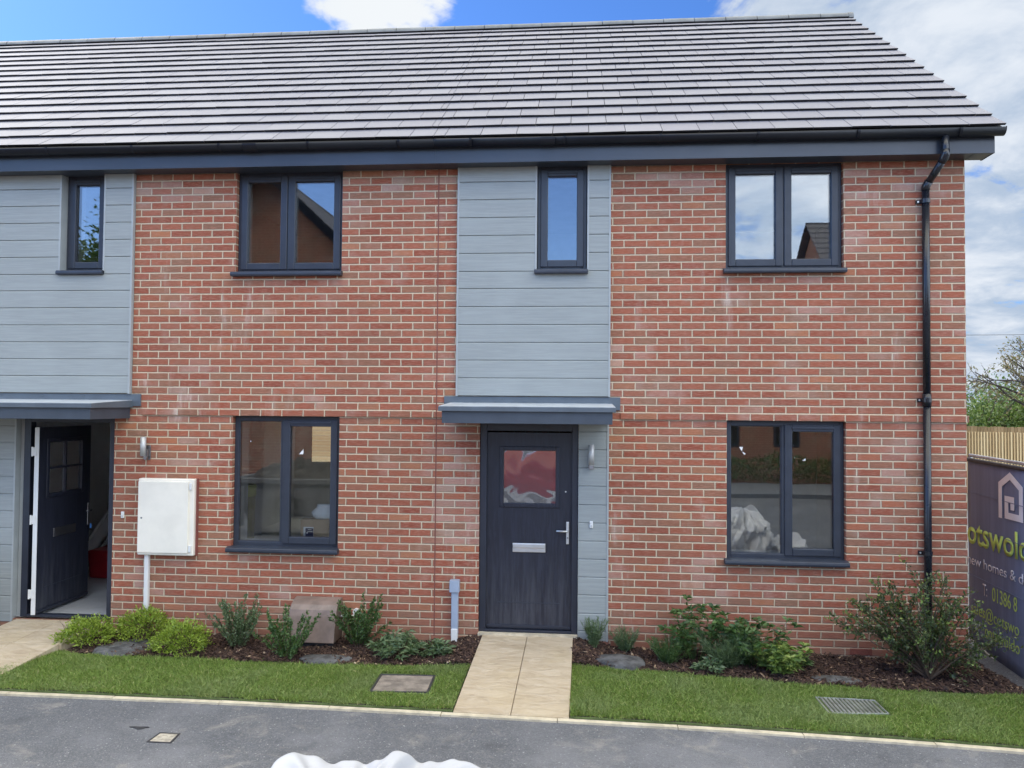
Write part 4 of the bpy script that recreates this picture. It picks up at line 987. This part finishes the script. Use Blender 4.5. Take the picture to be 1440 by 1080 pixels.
def big_shrub(x, y, sc, label, lean=0, n=30, leafn=150):
    t = plant('large_shrub', x, y, label, 'shrub', 'large open shrubs'); z = gz(x,y); main = []; sec = []
    for k in range(n):
        a = RNG.uniform(0,6.28); s = RNG.random()**.6; d = np.array([.72*s*np.cos(a)+lean, .42*s*np.sin(a)-.03, .98*(1-.38*s**2)*RNG.uniform(.66,1.02)])*sc
        pts = path((x,y,z), d, np.linalg.norm(d)*.97, 8, .28, .12); main.append(pts)
        for j in range(5):
            i = RNG.integers(2,8); dd = unit(np.array(pts[i])-np.array(pts[i-1])) + RNG.normal(0,.5,3); sec.append(path(pts[i], dd, RNG.uniform(.12,.30)*sc, 4, .3, .15))
    b = MB()
    for pts in main: b.tube(pts, [.011*sc*(1-.85*i/8) for i in range(9)], 6)
    for pts in sec: b.tube(pts, [.003*(1-.6*i/4) for i in range(5)], 4)
    b.build('branches', M['twig'], t)
    p1, t1 = along(main, leafn*.28, .014, .30); p2, t2 = along(sec, leafn*.17, .012, .05)
    p = np.concatenate([p1,p2]); tg = np.concatenate([t1,t2]); m_ = len(p)
    keep = RNG.random(m_) < .97; p = p[keep]; tg = tg[keep]; m_ = len(p)
    leaves('foliage', p, tg*.45+RNG.normal(0,.65,(m_,3)), RNG.uniform(.018,.042,m_), RNG.uniform(.011,.022,m_), M['leaf_dark'], t)
    q = np.repeat(np.array([s_[-1] for s_ in sec[::2]]), 7, 0) ; q = q + RNG.normal(0,.02,q.shape); m_ = len(q)
    leaves('young_leaves', q, RNG.normal(0,.7,(m_,3))+np.array([0,0,.5]), RNG.uniform(.02,.04,m_), RNG.uniform(.011,.02,m_), M['leaf_tip'], t)
big_shrub(-.585,-.52,1.0,'large open dark shrub at the house corner in front of the downpipe', lean=-.10, n=36, leafn=190)
big_shrub(-10.30,-.40,1.15,'large shrub by the grey boards left of the open door', n=20)

# ---------------------------------------------------------------- banner on its site fence
t = empty('site_banner', (.64,.4,-.35), 'purple grey printed banner on a site fence panel beyond the house corner', 'banner')
BX = .64; BY0, BY1 = 1.30, -2.25
s2y = lambda s: 1.25 - s
b = MB(); nb = 40; nzb = 12; vs = []; fs = []
zb = lambda s: -.251 - .165*min(max(s,-.1),1.3)/.95
for i in range(nb+1):
    s = -.05 + (3.5)*i/nb
    for j in range(nzb+1):
        z0 = zb(s); zt = 1.735 - .018*s; z = z0 + (zt-z0)*j/nzb
        vs.append((BX + .006*math.sin(s*4.2+j*.5)*math.sin(j/nzb*3.14) , s2y(s), z))
for i in range(nb):
    for j in range(nzb): a = i*(nzb+1)+j; fs.append((a, a+nzb+1, a+nzb+2, a+1))
o = MB().add(vs, fs).build('sheet', M['banner'], t, smooth=True); sm = o.modifiers.new('solid','SOLIDIFY'); sm.thickness = .003
# tube frame of the panel behind it
b = MB(); b.tube([(BX+.03,BY0,-.30),(BX+.03,BY0,1.76),(BX+.03,BY1,1.70),(BX+.03,BY1,-.45)], .021, 10); b.build('panel_frame', M['galv'], t)
b = MB(); s = 0
b.tube([(BX-.008,s2y(-.05),1.715),(BX-.010,s2y(1.7),1.685),(BX-.008,s2y(3.4),1.65)], .022, 8); b.build('black_hem', M['iron'], t)
b = MB(); b.tube([(BX-.004,s2y(-.05+.35*i),zb(-.05+.35*i)-.008) for i in range(10)], .010, 8); b.build('bottom_rail', M['galv'], t)
for y in (BY0, BY1+.05):
    b = MB(); b.box(BX-.10,BX+.13,y-.30,y+.30,-.46,-.33); b.build('foot_block', M['rubber'], t, bevel=.02)
for zc in (1.36,.98,.45):   # folds pressed into the sheet
    b = MB(); b.tube([(BX-.0085+.006*math.sin(s*4.2),s2y(s),zc-.03*s) for s in np.linspace(-.04,3.4,14)], .0035, 5); b.build('fold_line', M['banner'], t)
def text_mesh(txt, name, m, parent, matrix, width=None, height=None, offset=0.0, depth=.0012):
    c = bpy.data.curves.new(name, 'FONT'); c.body = txt; c.size = 1; c.offset = offset; c.extrude = 0; c.resolution_u = 4
    ob = bpy.data.objects.new(name, c); COL.objects.link(ob)
    me = bpy.data.meshes.new_from_object(ob.evaluated_get(bpy.context.evaluated_depsgraph_get()))
    bpy.data.objects.remove(ob); bpy.data.curves.remove(c)
    xs = [v.co.x for v in me.vertices]; x0, x1 = min(xs), max(xs)
    kx = width/(x1-x0); kz = height/.70     # .70 = cap height of the built-in face
    for v in me.vertices: v.co = Vector(((v.co.x-x0)*kx, v.co.y*kz, 0))
    me.transform(matrix); me.materials.clear(); me.materials.append(m)
    o = bpy.data.objects.new(name, me); COL.objects.link(o); o.parent = parent
    if parent is not None: me.transform(Matrix.Translation(-parent.location))
    sm = o.modifiers.new('solid','SOLIDIFY'); sm.thickness = depth; sm.offset = 0
    return o
def on_banner(s, z): return Matrix(((0,0,-1,BX-.0095),(-1,0,0,s2y(s)),(0,1,0,z),(0,0,0,1)))
text_mesh('cotswold', 'lettering', M['banner_lime'], t, on_banner(-.20,.800), 1.31, .262, .018)
text_mesh('new homes & developments', 'lettering', M['banner_white'], t, on_banner(-.045,.565), 1.93, .105, .002)
text_mesh('T:', 'lettering', M['banner_white'], t, on_banner(.268,.285), .085, .125, .002)
text_mesh('01386 8', 'lettering', M['banner_lime'], t, on_banner(.452,.268), .455, .145, .0)
text_mesh('sales@cotswo', 'lettering', M['banner_lime'], t, on_banner(.02,.040), .915, .125, .0)
text_mesh('W:', 'lettering', M['banner_white'], t, on_banner(.083,-.138), .15, .115, .002)
text_mesh('cotswoldo', 'lettering', M['banner_lime'], t, on_banner(.303,-.140), .64, .125, .0)
def strip2(b, pts, w):
    """flat mitred stroke on the banner"""
    n_ = len(pts); L_ = []; R_ = []
    for i, p in enumerate(pts):
        d1 = Vector(pts[i]) - Vector(pts[i-1]) if i else None; d2 = Vector(pts[i+1]) - Vector(p) if i < n_-1 else None
        a = (d1 or d2).normalized(); c = (d2 or d1).normalized(); n1_ = Vector((-a.y,a.x)); n2_ = Vector((-c.y,c.x)); mm = (n1_+n2_); mm = mm/ mm.dot(n1_) if i and i < n_-1 else n1_
        L_.append(Vector(p)+mm*w/2); R_.append(Vector(p)-mm*w/2)
    X = BX-.0095
    for i in range(n_-1):
        q = [L_[i],R_[i],R_[i+1],L_[i+1]]
        b.add([(X,s2y(p.x),p.y) for p in q]+[(X+.0012,s2y(p.x),p.y) for p in q], [(0,1,2,3),(7,6,5,4),(0,4,5,1),(1,5,6,2),(2,6,7,3),(3,7,4,0)])
b = MB(); strip2(b, [(.622,1.16),(.622,1.505),(.80,1.605),(.99,1.495),(.99,1.20),(.735,1.20),(.735,1.365),(.84,1.365),(.84,1.265)], .066)
b.build('house_emblem', M['banner_white'], t)

# ---------------------------------------------------------------- pale fence, bushes, tree and cable beyond
FY = 18.0
t = empty('pale_fence', (9.5,FY,-.1), 'pale new pine fence of upright strips with a darker board top', 'fence')
b = MB(); x = 5.5; i = 0
while x < 15: b.box(x, x+.094, FY+.02, FY+.045, -.42, 1.705-.012*(x-9)+random.uniform(-.008,.008)*2); x += .1025
b.build('backing_boards', M['pineback'], t)
b = MB(); x = 5.5
while x < 15: b.box(x, x+.052, FY-.03, FY-.002, -.42, 1.545-.015*(x-9)+random.uniform(-.006,.006)); x += .0915
b.build('pales', M['pine'], t)
b = MB(); b.box(5.5,15,FY-.002,FY+.02,.2,.28); b.box(5.5,15,FY-.002,FY+.02,1.25,1.33); b.build('rail', M['pineback'], t)
t = empty('garden_fence', (-11.5,14,-.2), 'horizontal board garden fence behind the house, seen through the left ground floor window', 'fence')
b = MB()
for k in range(15): b.box(-14.5,-8.5,14.0+.004*(k%2),14.02+.004*(k%2),-.3+k*.15,-.3+k*.15+.142)
b.build('boards', M['pine'], t)
for x in (-14.4,-12.4,-10.4,-8.6):
    b = MB(); b.box(x-.05,x+.05,14.03,14.13,-.42,2.0); b.build('post', M['pineback'], t)
def bush(x, y, w, h, label, m='leaf_bush', n=11000, L=(.07,.16)):
    t = empty('hedgerow_bush', (x,y,-.3), label, 'bush', 'bushes behind the pale fence'); ps = []
    for k in range(26):
        a = RNG.uniform(0,6.28); s = RNG.random()**.5; d = (w*.5*s*np.cos(a), w*.5*s*np.sin(a), (h+.3)*RNG.uniform(.6,1)); ps.append(path((x+d[0]*.25,y+d[1]*.25,-.35), d, np.linalg.norm(d)*.93, 7, .25, .1))
    stems('branches', ps, .035, t)
    P = []; 
    ends = np.concatenate([np.array(p_)[2:] for p_ in ps]); c = ends[RNG.integers(0,len(ends),n)]
    k = RNG.normal(0,1,(n,3))*np.array([.20,.20,.17])*w*.5
    P = c + k; d = k + np.array([0,0,.35])
    leaves('foliage', P, d+RNG.normal(0,.4,(n,3)), RNG.uniform(*L,n), RNG.uniform(L[0]*.5,L[1]*.6,n), M[m], t)
bush(10.3,20.6,3.0,3.25,'bushy hedgerow clump against the house corner, behind the pale fence')
bush(11.9,21.2,2.6,3.0,'olive hedgerow bush right of the clump at the house corner', 'leaf_bush')
bush(13.4,20.4,2.8,3.0,'hedgerow bush under the reddish tree', 'leaf_bush')
bush(9.0,23.5,3.4,3.9,'taller grey green bush behind the hedgerow clump', 'leaf_grey', 8000)
bush(12.6,24.2,3.6,3.5,'dark bush at the back of the hedgerow', 'leaf_green', 8000)
bush(14.9,23.0,3.2,3.4,'hedgerow bush beyond the picture edge side of the tree', 'leaf_bush', 3000)
t = empty('tree', (9.2,14.6,-.4), 'thin branched tree with sparse reddish leaves beyond the banner', 'tree')
b = MB(); tr = [np.array((9.25,14.6,-.42)), np.array((9.22,14.6,.9)), np.array((9.1,14.55,2.1)), np.array((8.98,14.5,3.0))]
b.tube(tr, [.13,.11,.09,.07], 10); b.build('trunk', M['bark'], t)
L1 = []; L2 = []
for k in range(17):
    st = tr[2]*(1-k/16.) + tr[3]*(k/16.); a = RNG.uniform(0,6.28); d = np.array([np.cos(a)*1.0-.15, np.sin(a), RNG.uniform(.1,1.1)]); L1.append(path(st, d, RNG.uniform(1.3,2.1), 8, .45, .25))
for pts in L1:
    for j in range(7):
        i = RNG.integers(2,8); d = unit(np.array(pts[i])-np.array(pts[i-1]))+RNG.normal(0,.6,3); L2.append(path(pts[i], d, RNG.uniform(.3,.85), 5, .45, .1))
L3 = []
for pts in L2:
    for j in range(3):
        i = RNG.integers(1,5); d = unit(np.array(pts[i])-np.array(pts[i-1]))+RNG.normal(0,.7,3); L3.append(path(pts[i], d, RNG.uniform(.15,.4), 3, .4, .1))
b = MB()
for pts in L1: b.tube(pts, [.045*(1-.8*i/8) for i in range(9)], 6)
for pts in L2: b.tube(pts, [.012*(1-.7*i/5) for i in range(6)], 4)
for pts in L3: b.tube(pts, [.006*(1-.5*i/3) for i in range(4)], 3)
b.build('limbs', M['bark'], t)
p, tg = along(L2, 7, .04, .3); p3, t3 = along(L3, 5, .04, .2); p = np.concatenate([p,p3]); tg = np.concatenate([tg,t3]); m_ = len(p)
leaves('crown', p, tg+RNG.normal(0,.8,(m_,3)), RNG.uniform(.05,.10,m_), RNG.uniform(.028,.055,m_), M['leaf_red'], t)
b = MB(); b.tube([(x, 40, 6.62 + .0009*(x-22)**2 + .03*(x-16)*.35) for x in np.linspace(-30,60,40)], .013, 5)
tag(b.build('overhead_cable', M['cable']), 'thin black overhead cable crossing the sky above the hedgerow', 'cable')

# ---------------------------------------------------------------- things inside the windows
t = empty('cardboard_box', (-6.41,.2,.85), 'brown cardboard box with a white and navy label inside the ground floor window', 'box')
b = MB(); b.box(-6.612,-6.25,.175,.30,.832,1.062); b.build('carton', M['card'], t, bevel=.003)
b = MB(); b.box(-6.578,-6.47,.1735,.175,.842,.985); lb = b.build('label_sheet', M['cardlabel'], t)
b = MB(); b.box(-6.556,-6.472,.1722,.1733,.85,.972); b.build('label_print', M['labelblue'], lb)
b = MB(); b.box(-6.53,-6.49,.171,.172,.955,.960); b.box(-6.535,-6.478,.171,.172,.935,.940); b.box(-6.545,-6.53,.171,.172,.912,.93); b.build('label_mark', M['cardlabel'], lb)
b = MB()
ns, nr_ = 22, 9; vs = []; fs = []
for j in range(nr_):
    f = j/(nr_-1); zz_ = 1.066 + .15*f; k = .55+.45*math.sin(math.pi*min(1,f*1.15+.12))
    for i in range(ns):
        a = 2*math.pi*i/ns; w = 1+.05*math.sin(3*a+4*f)+.04*math.sin(5*a-7*f)
        ca, sa = math.cos(a), math.sin(a); q = (abs(ca)**4+abs(sa)**4)**-.25
        vs.append((-6.375+.135*ca*q*k*w, .235+.055*sa*q*k*w, zz_))
for j in range(nr_-1):
    for i in range(ns): fs.append((j*ns+i, j*ns+(i+1)%ns, (j+1)*ns+(i+1)%ns, (j+1)*ns+i))
fs += [tuple(range(ns-1,-1,-1)), tuple(range((nr_-1)*ns, nr_*ns))]
tag(MB().add(vs,fs).build('foam_bundle', M['foam'], smooth=True), 'white foam bundle on top of the cardboard box inside the window', 'bundle')
t = empty('plastic_tub', (-7.50,.80,0), 'tall olive plastic tub with a lime lid inside the ground floor window', 'tub')
def lathe(b, cx, cy, prof, n=24):
    vs = []; fs = []; m_ = len(prof)
    for r,z in prof:
        for i in range(n): a = 2*math.pi*i/n; vs.append((cx+r*math.cos(a), cy+r*math.sin(a), z))
    for j in range(m_-1):
        for i in range(n): fs.append((j*n+i, j*n+(i+1)%n, (j+1)*n+(i+1)%n, (j+1)*n+i))
    fs += [tuple(range(n-1,-1,-1)), tuple(range((m_-1)*n, m_*n))]
    return b.add(vs, fs)
b = MB(); lathe(b, -7.53,.80, [(.12,.0),(.125,.02),(.148,1.20),(.15,1.22)]); b.build('tub_body', M['bucket'], t, smooth=False)
b = MB(); lathe(b, -7.53,.80, [(.156,1.2205),(.158,1.325),(.150,1.345),(.02,1.35)]); b.build('lid', M['bucketlid'], t)
t = empty('red_tub', (-9.75,2.0,0), 'red plastic tub on the hall floor behind the open door', 'tub')
b = MB(); b.prism([(-9.98,.003),(-9.44,.003),(-9.40,.36),(-10.02,.36)], 'y', 1.75, 2.25); b.build('tub_body', M['redplastic'], t, bevel=.03)
b = MB(); b.box(-9.72,-9.42,2.05,2.22,.361,.72); b.build('handle_block', M['redplastic'], t, bevel=.03)

# ---------------------------------------------------------------- bulk bags by the road
def bulk_bag(x, y, w, d, h, label, m, seed, straps=True, peak=.1, z0=-.165, rot=0, EX=5, CR=1.0):
    t = empty('bulk_bag', (x,y,z0), label, 'bulk bag', 'builders bulk bags'); rnd = random.Random(seed); ns, nv = 180, 48; vs = []; fs = []
    ph = [rnd.uniform(0,6.28) for _ in range(12)]
    for j in range(nv):
        f = j/(nv-1)
        for i in range(ns):
            a = 2*math.pi*i/ns; ca, sa = math.cos(a), math.sin(a); q = (abs(ca)**EX+abs(sa)**EX)**(-1/EX)
            if f < .72: zc = h*f/.72; k = 1+.07*math.sin(math.pi*f/.72)-.03
            else:
                g = (f-.72)/.28; k = max(.0,1-g)**.8; zc = h + peak*(1.6*g*(1-g) + .35*g)
            rdg = lambda u_, p_: 1-2*abs(((u_/6.2832+p_) % 1.0)-.5)*2      # sharp pleats
            cr = .030*rdg(5*a+4*f*6.28*.4, ph[0])+.022*rdg(9*a-7*f, ph[1])+.015*rdg(17*a+11*f, ph[2])+.009*rdg(29*a-23*f, ph[7])+.006*rdg(43*a+31*f, ph[8])-.03; cr *= CR
            zc += (.012*rdg(3*a+2*f, ph[3])+.018*rdg(5*a-5*f, ph[4])+.024*rdg(9*a+8*f, ph[5])+.018*rdg(15*a-9*f, ph[6])+.013*rdg(27*a+17*f, ph[9])+.009*rdg(41*a-22*f, ph[10])-.065)*CR*min(1,max(0,(f-.45)*2.6))*min(1,k*1.8)
            px, py = (w/2)*ca*q*k*(1+cr), (d/2)*sa*q*k*(1+cr)
            vs.append((x+px*math.cos(rot)-py*math.sin(rot), y+px*math.sin(rot)+py*math.cos(rot), z0+zc))
    for j in range(nv-1):
        for i in range(ns): fs.append((j*ns+i, j*ns+(i+1)%ns, (j+1)*ns+(i+1)%ns, (j+1)*ns+i))
    fs += [tuple(range(ns-1,-1,-1))]
    o = MB().add(vs, fs).build('sack', m, t, smooth=True); ss = o.modifiers.new('sub','SUBSURF'); ss.levels = 1; ss.render_levels = 1
    if straps:
        for sx in (-1,1):
            for sy in (-1,1):
                cx, cy = x+sx*w*.44, y+sy*d*.44; b = MB()
                P3 = [(cx-.07*sx,cy,z0+h*.93),(cx-.04*sx,cy+.02*sy,z0+h+.08),(cx+.01*sx,cy+.05*sy,z0+h+.12),(cx+.05*sx,cy+.04*sy,z0+h+.06),(cx+.03*sx,cy+.01*sy,z0+h*.90)]
                for p,q_ in zip(P3,P3[1:]):
                    b.add([(p[0],p[1]-.02,p[2]),(p[0],p[1]+.02,p[2]),(q_[0],q_[1]+.02,q_[2]),(q_[0],q_[1]-.02,q_[2]),(p[0]+.003,p[1]-.02,p[2]+.003),(p[0]+.003,p[1]+.02,p[2]+.003),(q_[0]+.003,q_[1]+.02,q_[2]+.003),(q_[0]+.003,q_[1]-.02,q_[2]+.003)],[(0,1,2,3),(7,6,5,4),(0,4,5,1),(2,6,7,3),(1,5,6,2),(3,7,4,0)])
                b.build('strap', m, t)
    return t
bulk_bag(-4.55,-4.86,1.02,1.02,.958,'crumpled white bulk bag on the road, its top just in view', M['bag'], 3, False, .02, EX=9)
bulk_bag(-.93,-5.35,.82,.80,.62,'full white bulk bag on the road mirrored in the right window', M['bag_sunlit'], 8, False, .34, CR=3.2)
bulk_bag(-.22,-5.25,.52,.5,.30,'small slumped white bag mirrored in the right window', M['bag_sunlit'], 14, False, .2, CR=3.6)
t = empty('skip', (-8.95,-6.6,-.165), 'grey steel skip on the road mirrored in the left ground floor window', 'skip')
b = MB(); pr = [(-10.0,.86),(-9.72,-.10),(-8.25,-.10),(-7.95,.86)]
b.prism(pr, 'y', -7.3, -5.86); b.build('skip_body', M['skip'], t, bevel=.01)
for k, (x0,x1,y0,y1) in enumerate(((-10.05,-7.90,-5.86,-5.80),(-10.05,-7.90,-7.36,-7.30),(-10.05,-9.97,-7.30,-5.86),(-7.98,-7.90,-7.30,-5.86))):
    b = MB(); b.box(x0,x1,y0,y1,.80,.90); b.build('rim', M['skip'], t, bevel=.012)
for x in (-9.86,-8.12):
    b = MB(); b.box(x-.04,x+.04,-5.859,-5.825,.02,.80); b.build('rib', M['skip'], t, bevel=.01)
vs = []; fs = []; nn = 22
for i in range(nn):
    for j in range(nn):
        u_, v_ = i/(nn-1), j/(nn-1); e = (math.sin(math.pi*u_)*math.sin(math.pi*v_))**.5
        vs.append((-9.9+1.85*u_, -7.25+1.35*v_, .82+.32*e+random.uniform(-.05,.06)*e*2))
for i in range(nn-1):
    for j in range(nn-1): fs.append((i*nn+j,(i+1)*nn+j,(i+1)*nn+j+1,i*nn+j+1))
MB().add(vs,fs).build('rubble_fill', M['rubble'], t)
def on_bag(x, z, y=-5.856): return Matrix(((-1,0,0,x),(0,0,1,y),(0,1,0,z),(0,0,0,1)))
text_mesh('CONTRACTORS', 'lettering', M['print'], t, on_bag(-8.68,.225), .60, .062, .012, .003)
b = MB()
for cx_, r_, w_ in ((-8.79,.085,.022),(-8.93,.125,.07),(-9.13,.125,.07)):
    n_ = 14; o_ = [(cx_+r_*math.cos(math.pi*i/n_), .44+r_*math.sin(math.pi*i/n_)) for i in range(n_+1)]; i_ = [(cx_+(r_-w_)*math.cos(math.pi*i/n_), .44+(r_-w_)*math.sin(math.pi*i/n_)) for i in range(n_+1)]
    o_ = [(o_[0][0],.32)]+o_+[(o_[-1][0],.32)]; i_ = [(i_[0][0],.32)]+i_+[(i_[-1][0],.32)]
    for k in range(len(o_)-1): b.add([(o_[k][0],-5.856,o_[k][1]),(o_[k+1][0],-5.856,o_[k+1][1]),(i_[k+1][0],-5.856,i_[k+1][1]),(i_[k][0],-5.856,i_[k][1])],[(3,2,1,0)])
b.build('arch_emblem', M['print'], t)

# ---------------------------------------------------------------- across the road, seen in the window reflections
t = empty('red_car', (-4.9,-11.2,-.165), 'red hatchback parked across the road, mirrored in the door glass', 'car')
prof = [(-6.95,.12),(-6.98,.45),(-6.90,.68),(-6.35,.80),(-5.95,.86),(-5.35,1.26),(-4.9,1.36),(-3.9,1.35),(-3.25,1.20),(-2.92,.84),(-2.84,.55),(-2.88,.12)]
b = MB(); secs = []
for yy, kz, kx in ((-12.03,.0,.985),(-12.06,.35,1),(-11.95,.72,.985),(-11.80,.95,.96),(-11.2,1.0,.96),(-10.6,.95,.96),(-10.45,.72,.985),(-10.34,.35,1),(-10.37,.0,.985)):
    secs.append([(-4.9+(px+4.9)*kx, yy, -.165+.10+ (min(pz, .12+ (pz-.12)*1.0) if kz >= .95 else min(pz, .30+kz*.9 if kz else .22))) for px,pz in prof])
vs = [p for s_ in secs for p in s_]; n_ = len(prof); fs = []
for j in range(len(secs)-1):
    for i in range(n_): fs.append((j*n_+i, j*n_+(i+1)%n_, (j+1)*n_+(i+1)%n_, (j+1)*n_+i))
fs += [tuple(range(n_-1,-1,-1)), tuple(range((len(secs)-1)*n_, len(secs)*n_))]
o = MB().add(vs, fs).build('body', M['carred'], t, smooth=True, bevel=.03)
for a0,a1,z1 in ((-5.75,-4.95,1.19),(-4.88,-4.0,1.20),(-3.93,-3.4,1.10)):
    b = MB(); b.add([(a0,-10.45,.80),(a1,-10.45,.80),(a1-.02,-10.60,z1+.0),(a0+.32*(a0<-5.5),-10.60,z1)],[(3,2,1,0)]); b.build('side_window', M['carglass'], t)
for cx_ in (-6.15,-3.65):
    for sy in (-1,1):
        yy = -11.2+sy*.80; b = MB(); b.tube([(cx_,yy-.10,.145),(cx_,yy+.10,.145)], .31, 28); w_ = b.build('wheel', M['rubber'], t)
        b = MB(); b.tube([(cx_,yy+sy*.101,.145),(cx_,yy+sy*.108,.145)], .2, 20); b.build('rim', M['steel'], w_)
for sy in (-1,1):
    b = MB(); b.box(-6.99,-6.93,-11.2+sy*.6-.15,-11.2+sy*.6+.15,.55,.70); b.build('headlight', M['lamp'], t, bevel=.02)

t.location.y += 1.45
def opposite_house(x0, x1, y0, y1, eave, ridge, label, along_x, win):
    t = empty('brick_house', ((x0+x1)/2,(y0+y1)/2,-.2), label, 'house', 'brick houses across the road'); b = MB()
    b.quad((x1,y1,-.3),(x0,y1,-.3),(x0,y1,eave),(x1,y1,eave)); b.quad((x0,y0,-.3),(x1,y0,-.3),(x1,y0,eave),(x0,y0,eave)); b.quad((x0,y1,-.3),(x0,y0,-.3),(x0,y0,eave),(x0,y1,eave)); b.quad((x1,y0,-.3),(x1,y1,-.3),(x1,y1,eave),(x1,y0,eave))
    xm, ym = (x0+x1)/2, (y0+y1)/2; o_ = .25
    if along_x:
        b.add([(x0,y1,eave),(x0,y0,eave),(x0,ym,ridge-.15)],[(0,1,2)]); b.add([(x1,y0,eave),(x1,y1,eave),(x1,ym,ridge-.15)],[(0,1,2)])
    else:
        b.add([(x1,y1,eave),(x0,y1,eave),(xm,y1,ridge-.15)],[(0,1,2)]); b.add([(x0,y0,eave),(x1,y0,eave),(xm,y0,ridge-.15)],[(0,1,2)])
    b.build('wall', M['brick'], t)
    b = MB(); N_ = 16
    def slope(e0, e1, r0, r1):
        e0,e1,r0,r1 = map(Vector,(e0,e1,r0,r1))
        for i in range(N_):
            a, c = i/N_, (i+1)/N_+.01; q = [e0.lerp(r0,a)+Vector((0,0,.05)), e1.lerp(r1,a)+Vector((0,0,.05)), e1.lerp(r1,c)+Vector((0,0,.01)), e0.lerp(r0,c)+Vector((0,0,.01))]
            b.add(q+[p-Vector((0,0,.045)) for p in q],[(0,1,2,3),(4,7,6,5),(0,4,5,1),(1,5,6,2),(2,6,7,3),(3,7,4,0)])
    if along_x:
        slope((x1+o_,y1+.35,eave-.15),(x0-o_,y1+.35,eave-.15),(x1+o_,ym,ridge),(x0-o_,ym,ridge)); slope((x0-o_,y0-.35,eave-.15),(x1+o_,y0-.35,eave-.15),(x0-o_,ym,ridge),(x1+o_,ym,ridge))
    else:
        slope((x0-.35,y1+o_,eave-.25),(x0-.35,y0-o_,eave-.25),(xm,y1+o_,ridge),(xm,y0-o_,ridge)); slope((x1+.35,y0-o_,eave-.25),(x1+.35,y1+o_,eave-.25),(xm,y0-o_,ridge),(xm,y1+o_,ridge))
        bb = MB()
        for sx in (-1,1):
            xe = xm+sx*((x1-x0)/2+.35); bb.add([(xe,y1+o_+.01,eave-.25),(xm,y1+o_+.01,ridge),(xm,y1+o_+.01,ridge-.28),(xe,y1+o_+.01,eave-.53),(xe,y1+o_+.04,eave-.25),(xm,y1+o_+.04,ridge),(xm,y1+o_+.04,ridge-.28),(xe,y1+o_+.04,eave-.53)],[(0,1,2,3),(7,6,5,4),(0,4,5,1),(2,6,7,3)])
        bb.build('barge_board', M['gutter'], t)
    b.build('roof', M['tile'], t)
    for a,c,d,e in win:
        f = MB(); ring(f, a,c,d,e,.07,y1-.03,y1+.02); f.box((a+c)/2-.04,(a+c)/2+.04,y1-.03,y1+.02,d+.07,e-.07); w_ = f.build('window', M['frame'], t)
        p = MB(); p.box(a+.07,c-.07,y1-.02,y1+.005,d+.07,e-.07); p.build('pane', M['carglass'], w_)
opposite_house(-15.2,-8.6,-17.5,-11.6,5.3,8.5,'brick gable house close across the road, mirrored in the upper window',False,[(-13.9,-12.7,.9,2.2)])
opposite_house(4.85,13,-24.5,-17.2,5.4,9.0,'tall brick house across the road, mirrored in the upper right window',True,[(5.6,6.8,.9,2.2),(5.6,6.8,3.6,4.8),(8.6,9.8,.9,2.2)])
opposite_house(-.2,4.5,-23.5,-17.4,3.4,5.6,'lower brick house across the road, mirrored in the right ground floor window',True,[(2.6,3.4,1.0,2.2),(.6,1.5,1.0,2.2)])
t = empty('hedge', (2.5,-16.6,-.17), 'dark green clipped hedge across the road, mirrored in the right window', 'hedge')
n_ = 9000; x = RNG.uniform(-6.5,10.5,n_); y = -16.55+RNG.uniform(-.55,.55,n_)-.0*x; z = -.1+RNG.random(n_)**.7*(.85+.12*np.sin(x*3))
leaves('foliage', np.stack([x,y,z],1), RNG.normal(0,.6,(n_,3))+np.array([0,.3,.4]), RNG.uniform(.06,.14,n_), RNG.uniform(.03,.07,n_), M['leaf_green'], t)
stems('branches', [path((xx,-16.55,-.2),(RNG.normal(0,.2),RNG.normal(0,.2),1),.8,4,.3) for xx in np.arange(-6.4,10.4,.35)], .012, t)
b = MB(); b.box(-30,30,-16.0,-13.2,-.3,-.05); tag(b.build('far_pavement', mat('far pavement', (.15,.155,.165), .85, var=.15)), kind='structure')
t = empty('tree', (-19.0,-15.6,-.3), 'broad leafy tree across the road, mirrored in the narrow upper left window', 'tree')
b = MB(); b.tube([(-19,-15.6,-.4),(-19,-15.6,3.2),(-18.9,-15.5,6.2)], [.24,.2,.13], 10); b.build('trunk', M['bark'], t)
ps = [path((-18.95,-15.55,RNG.uniform(2.6,6.3)), (np.cos(a), np.sin(a), RNG.uniform(.3,1.6)), RNG.uniform(2.2,4.4), 7, .4, .25) for a in np.linspace(0,6.28*4,34)]
stems('limbs', ps, .07, t, 'bark', 6)
ends = np.concatenate([np.array(p_)[3:] for p_ in ps]); c = ends[RNG.integers(0,len(ends),17000)]; k = RNG.normal(0,.32,c.shape)
leaves('crown', c+k, k+RNG.normal(0,.3,k.shape), RNG.uniform(.10,.20,17000), RNG.uniform(.06,.12,17000), M['leaf_green'], t)
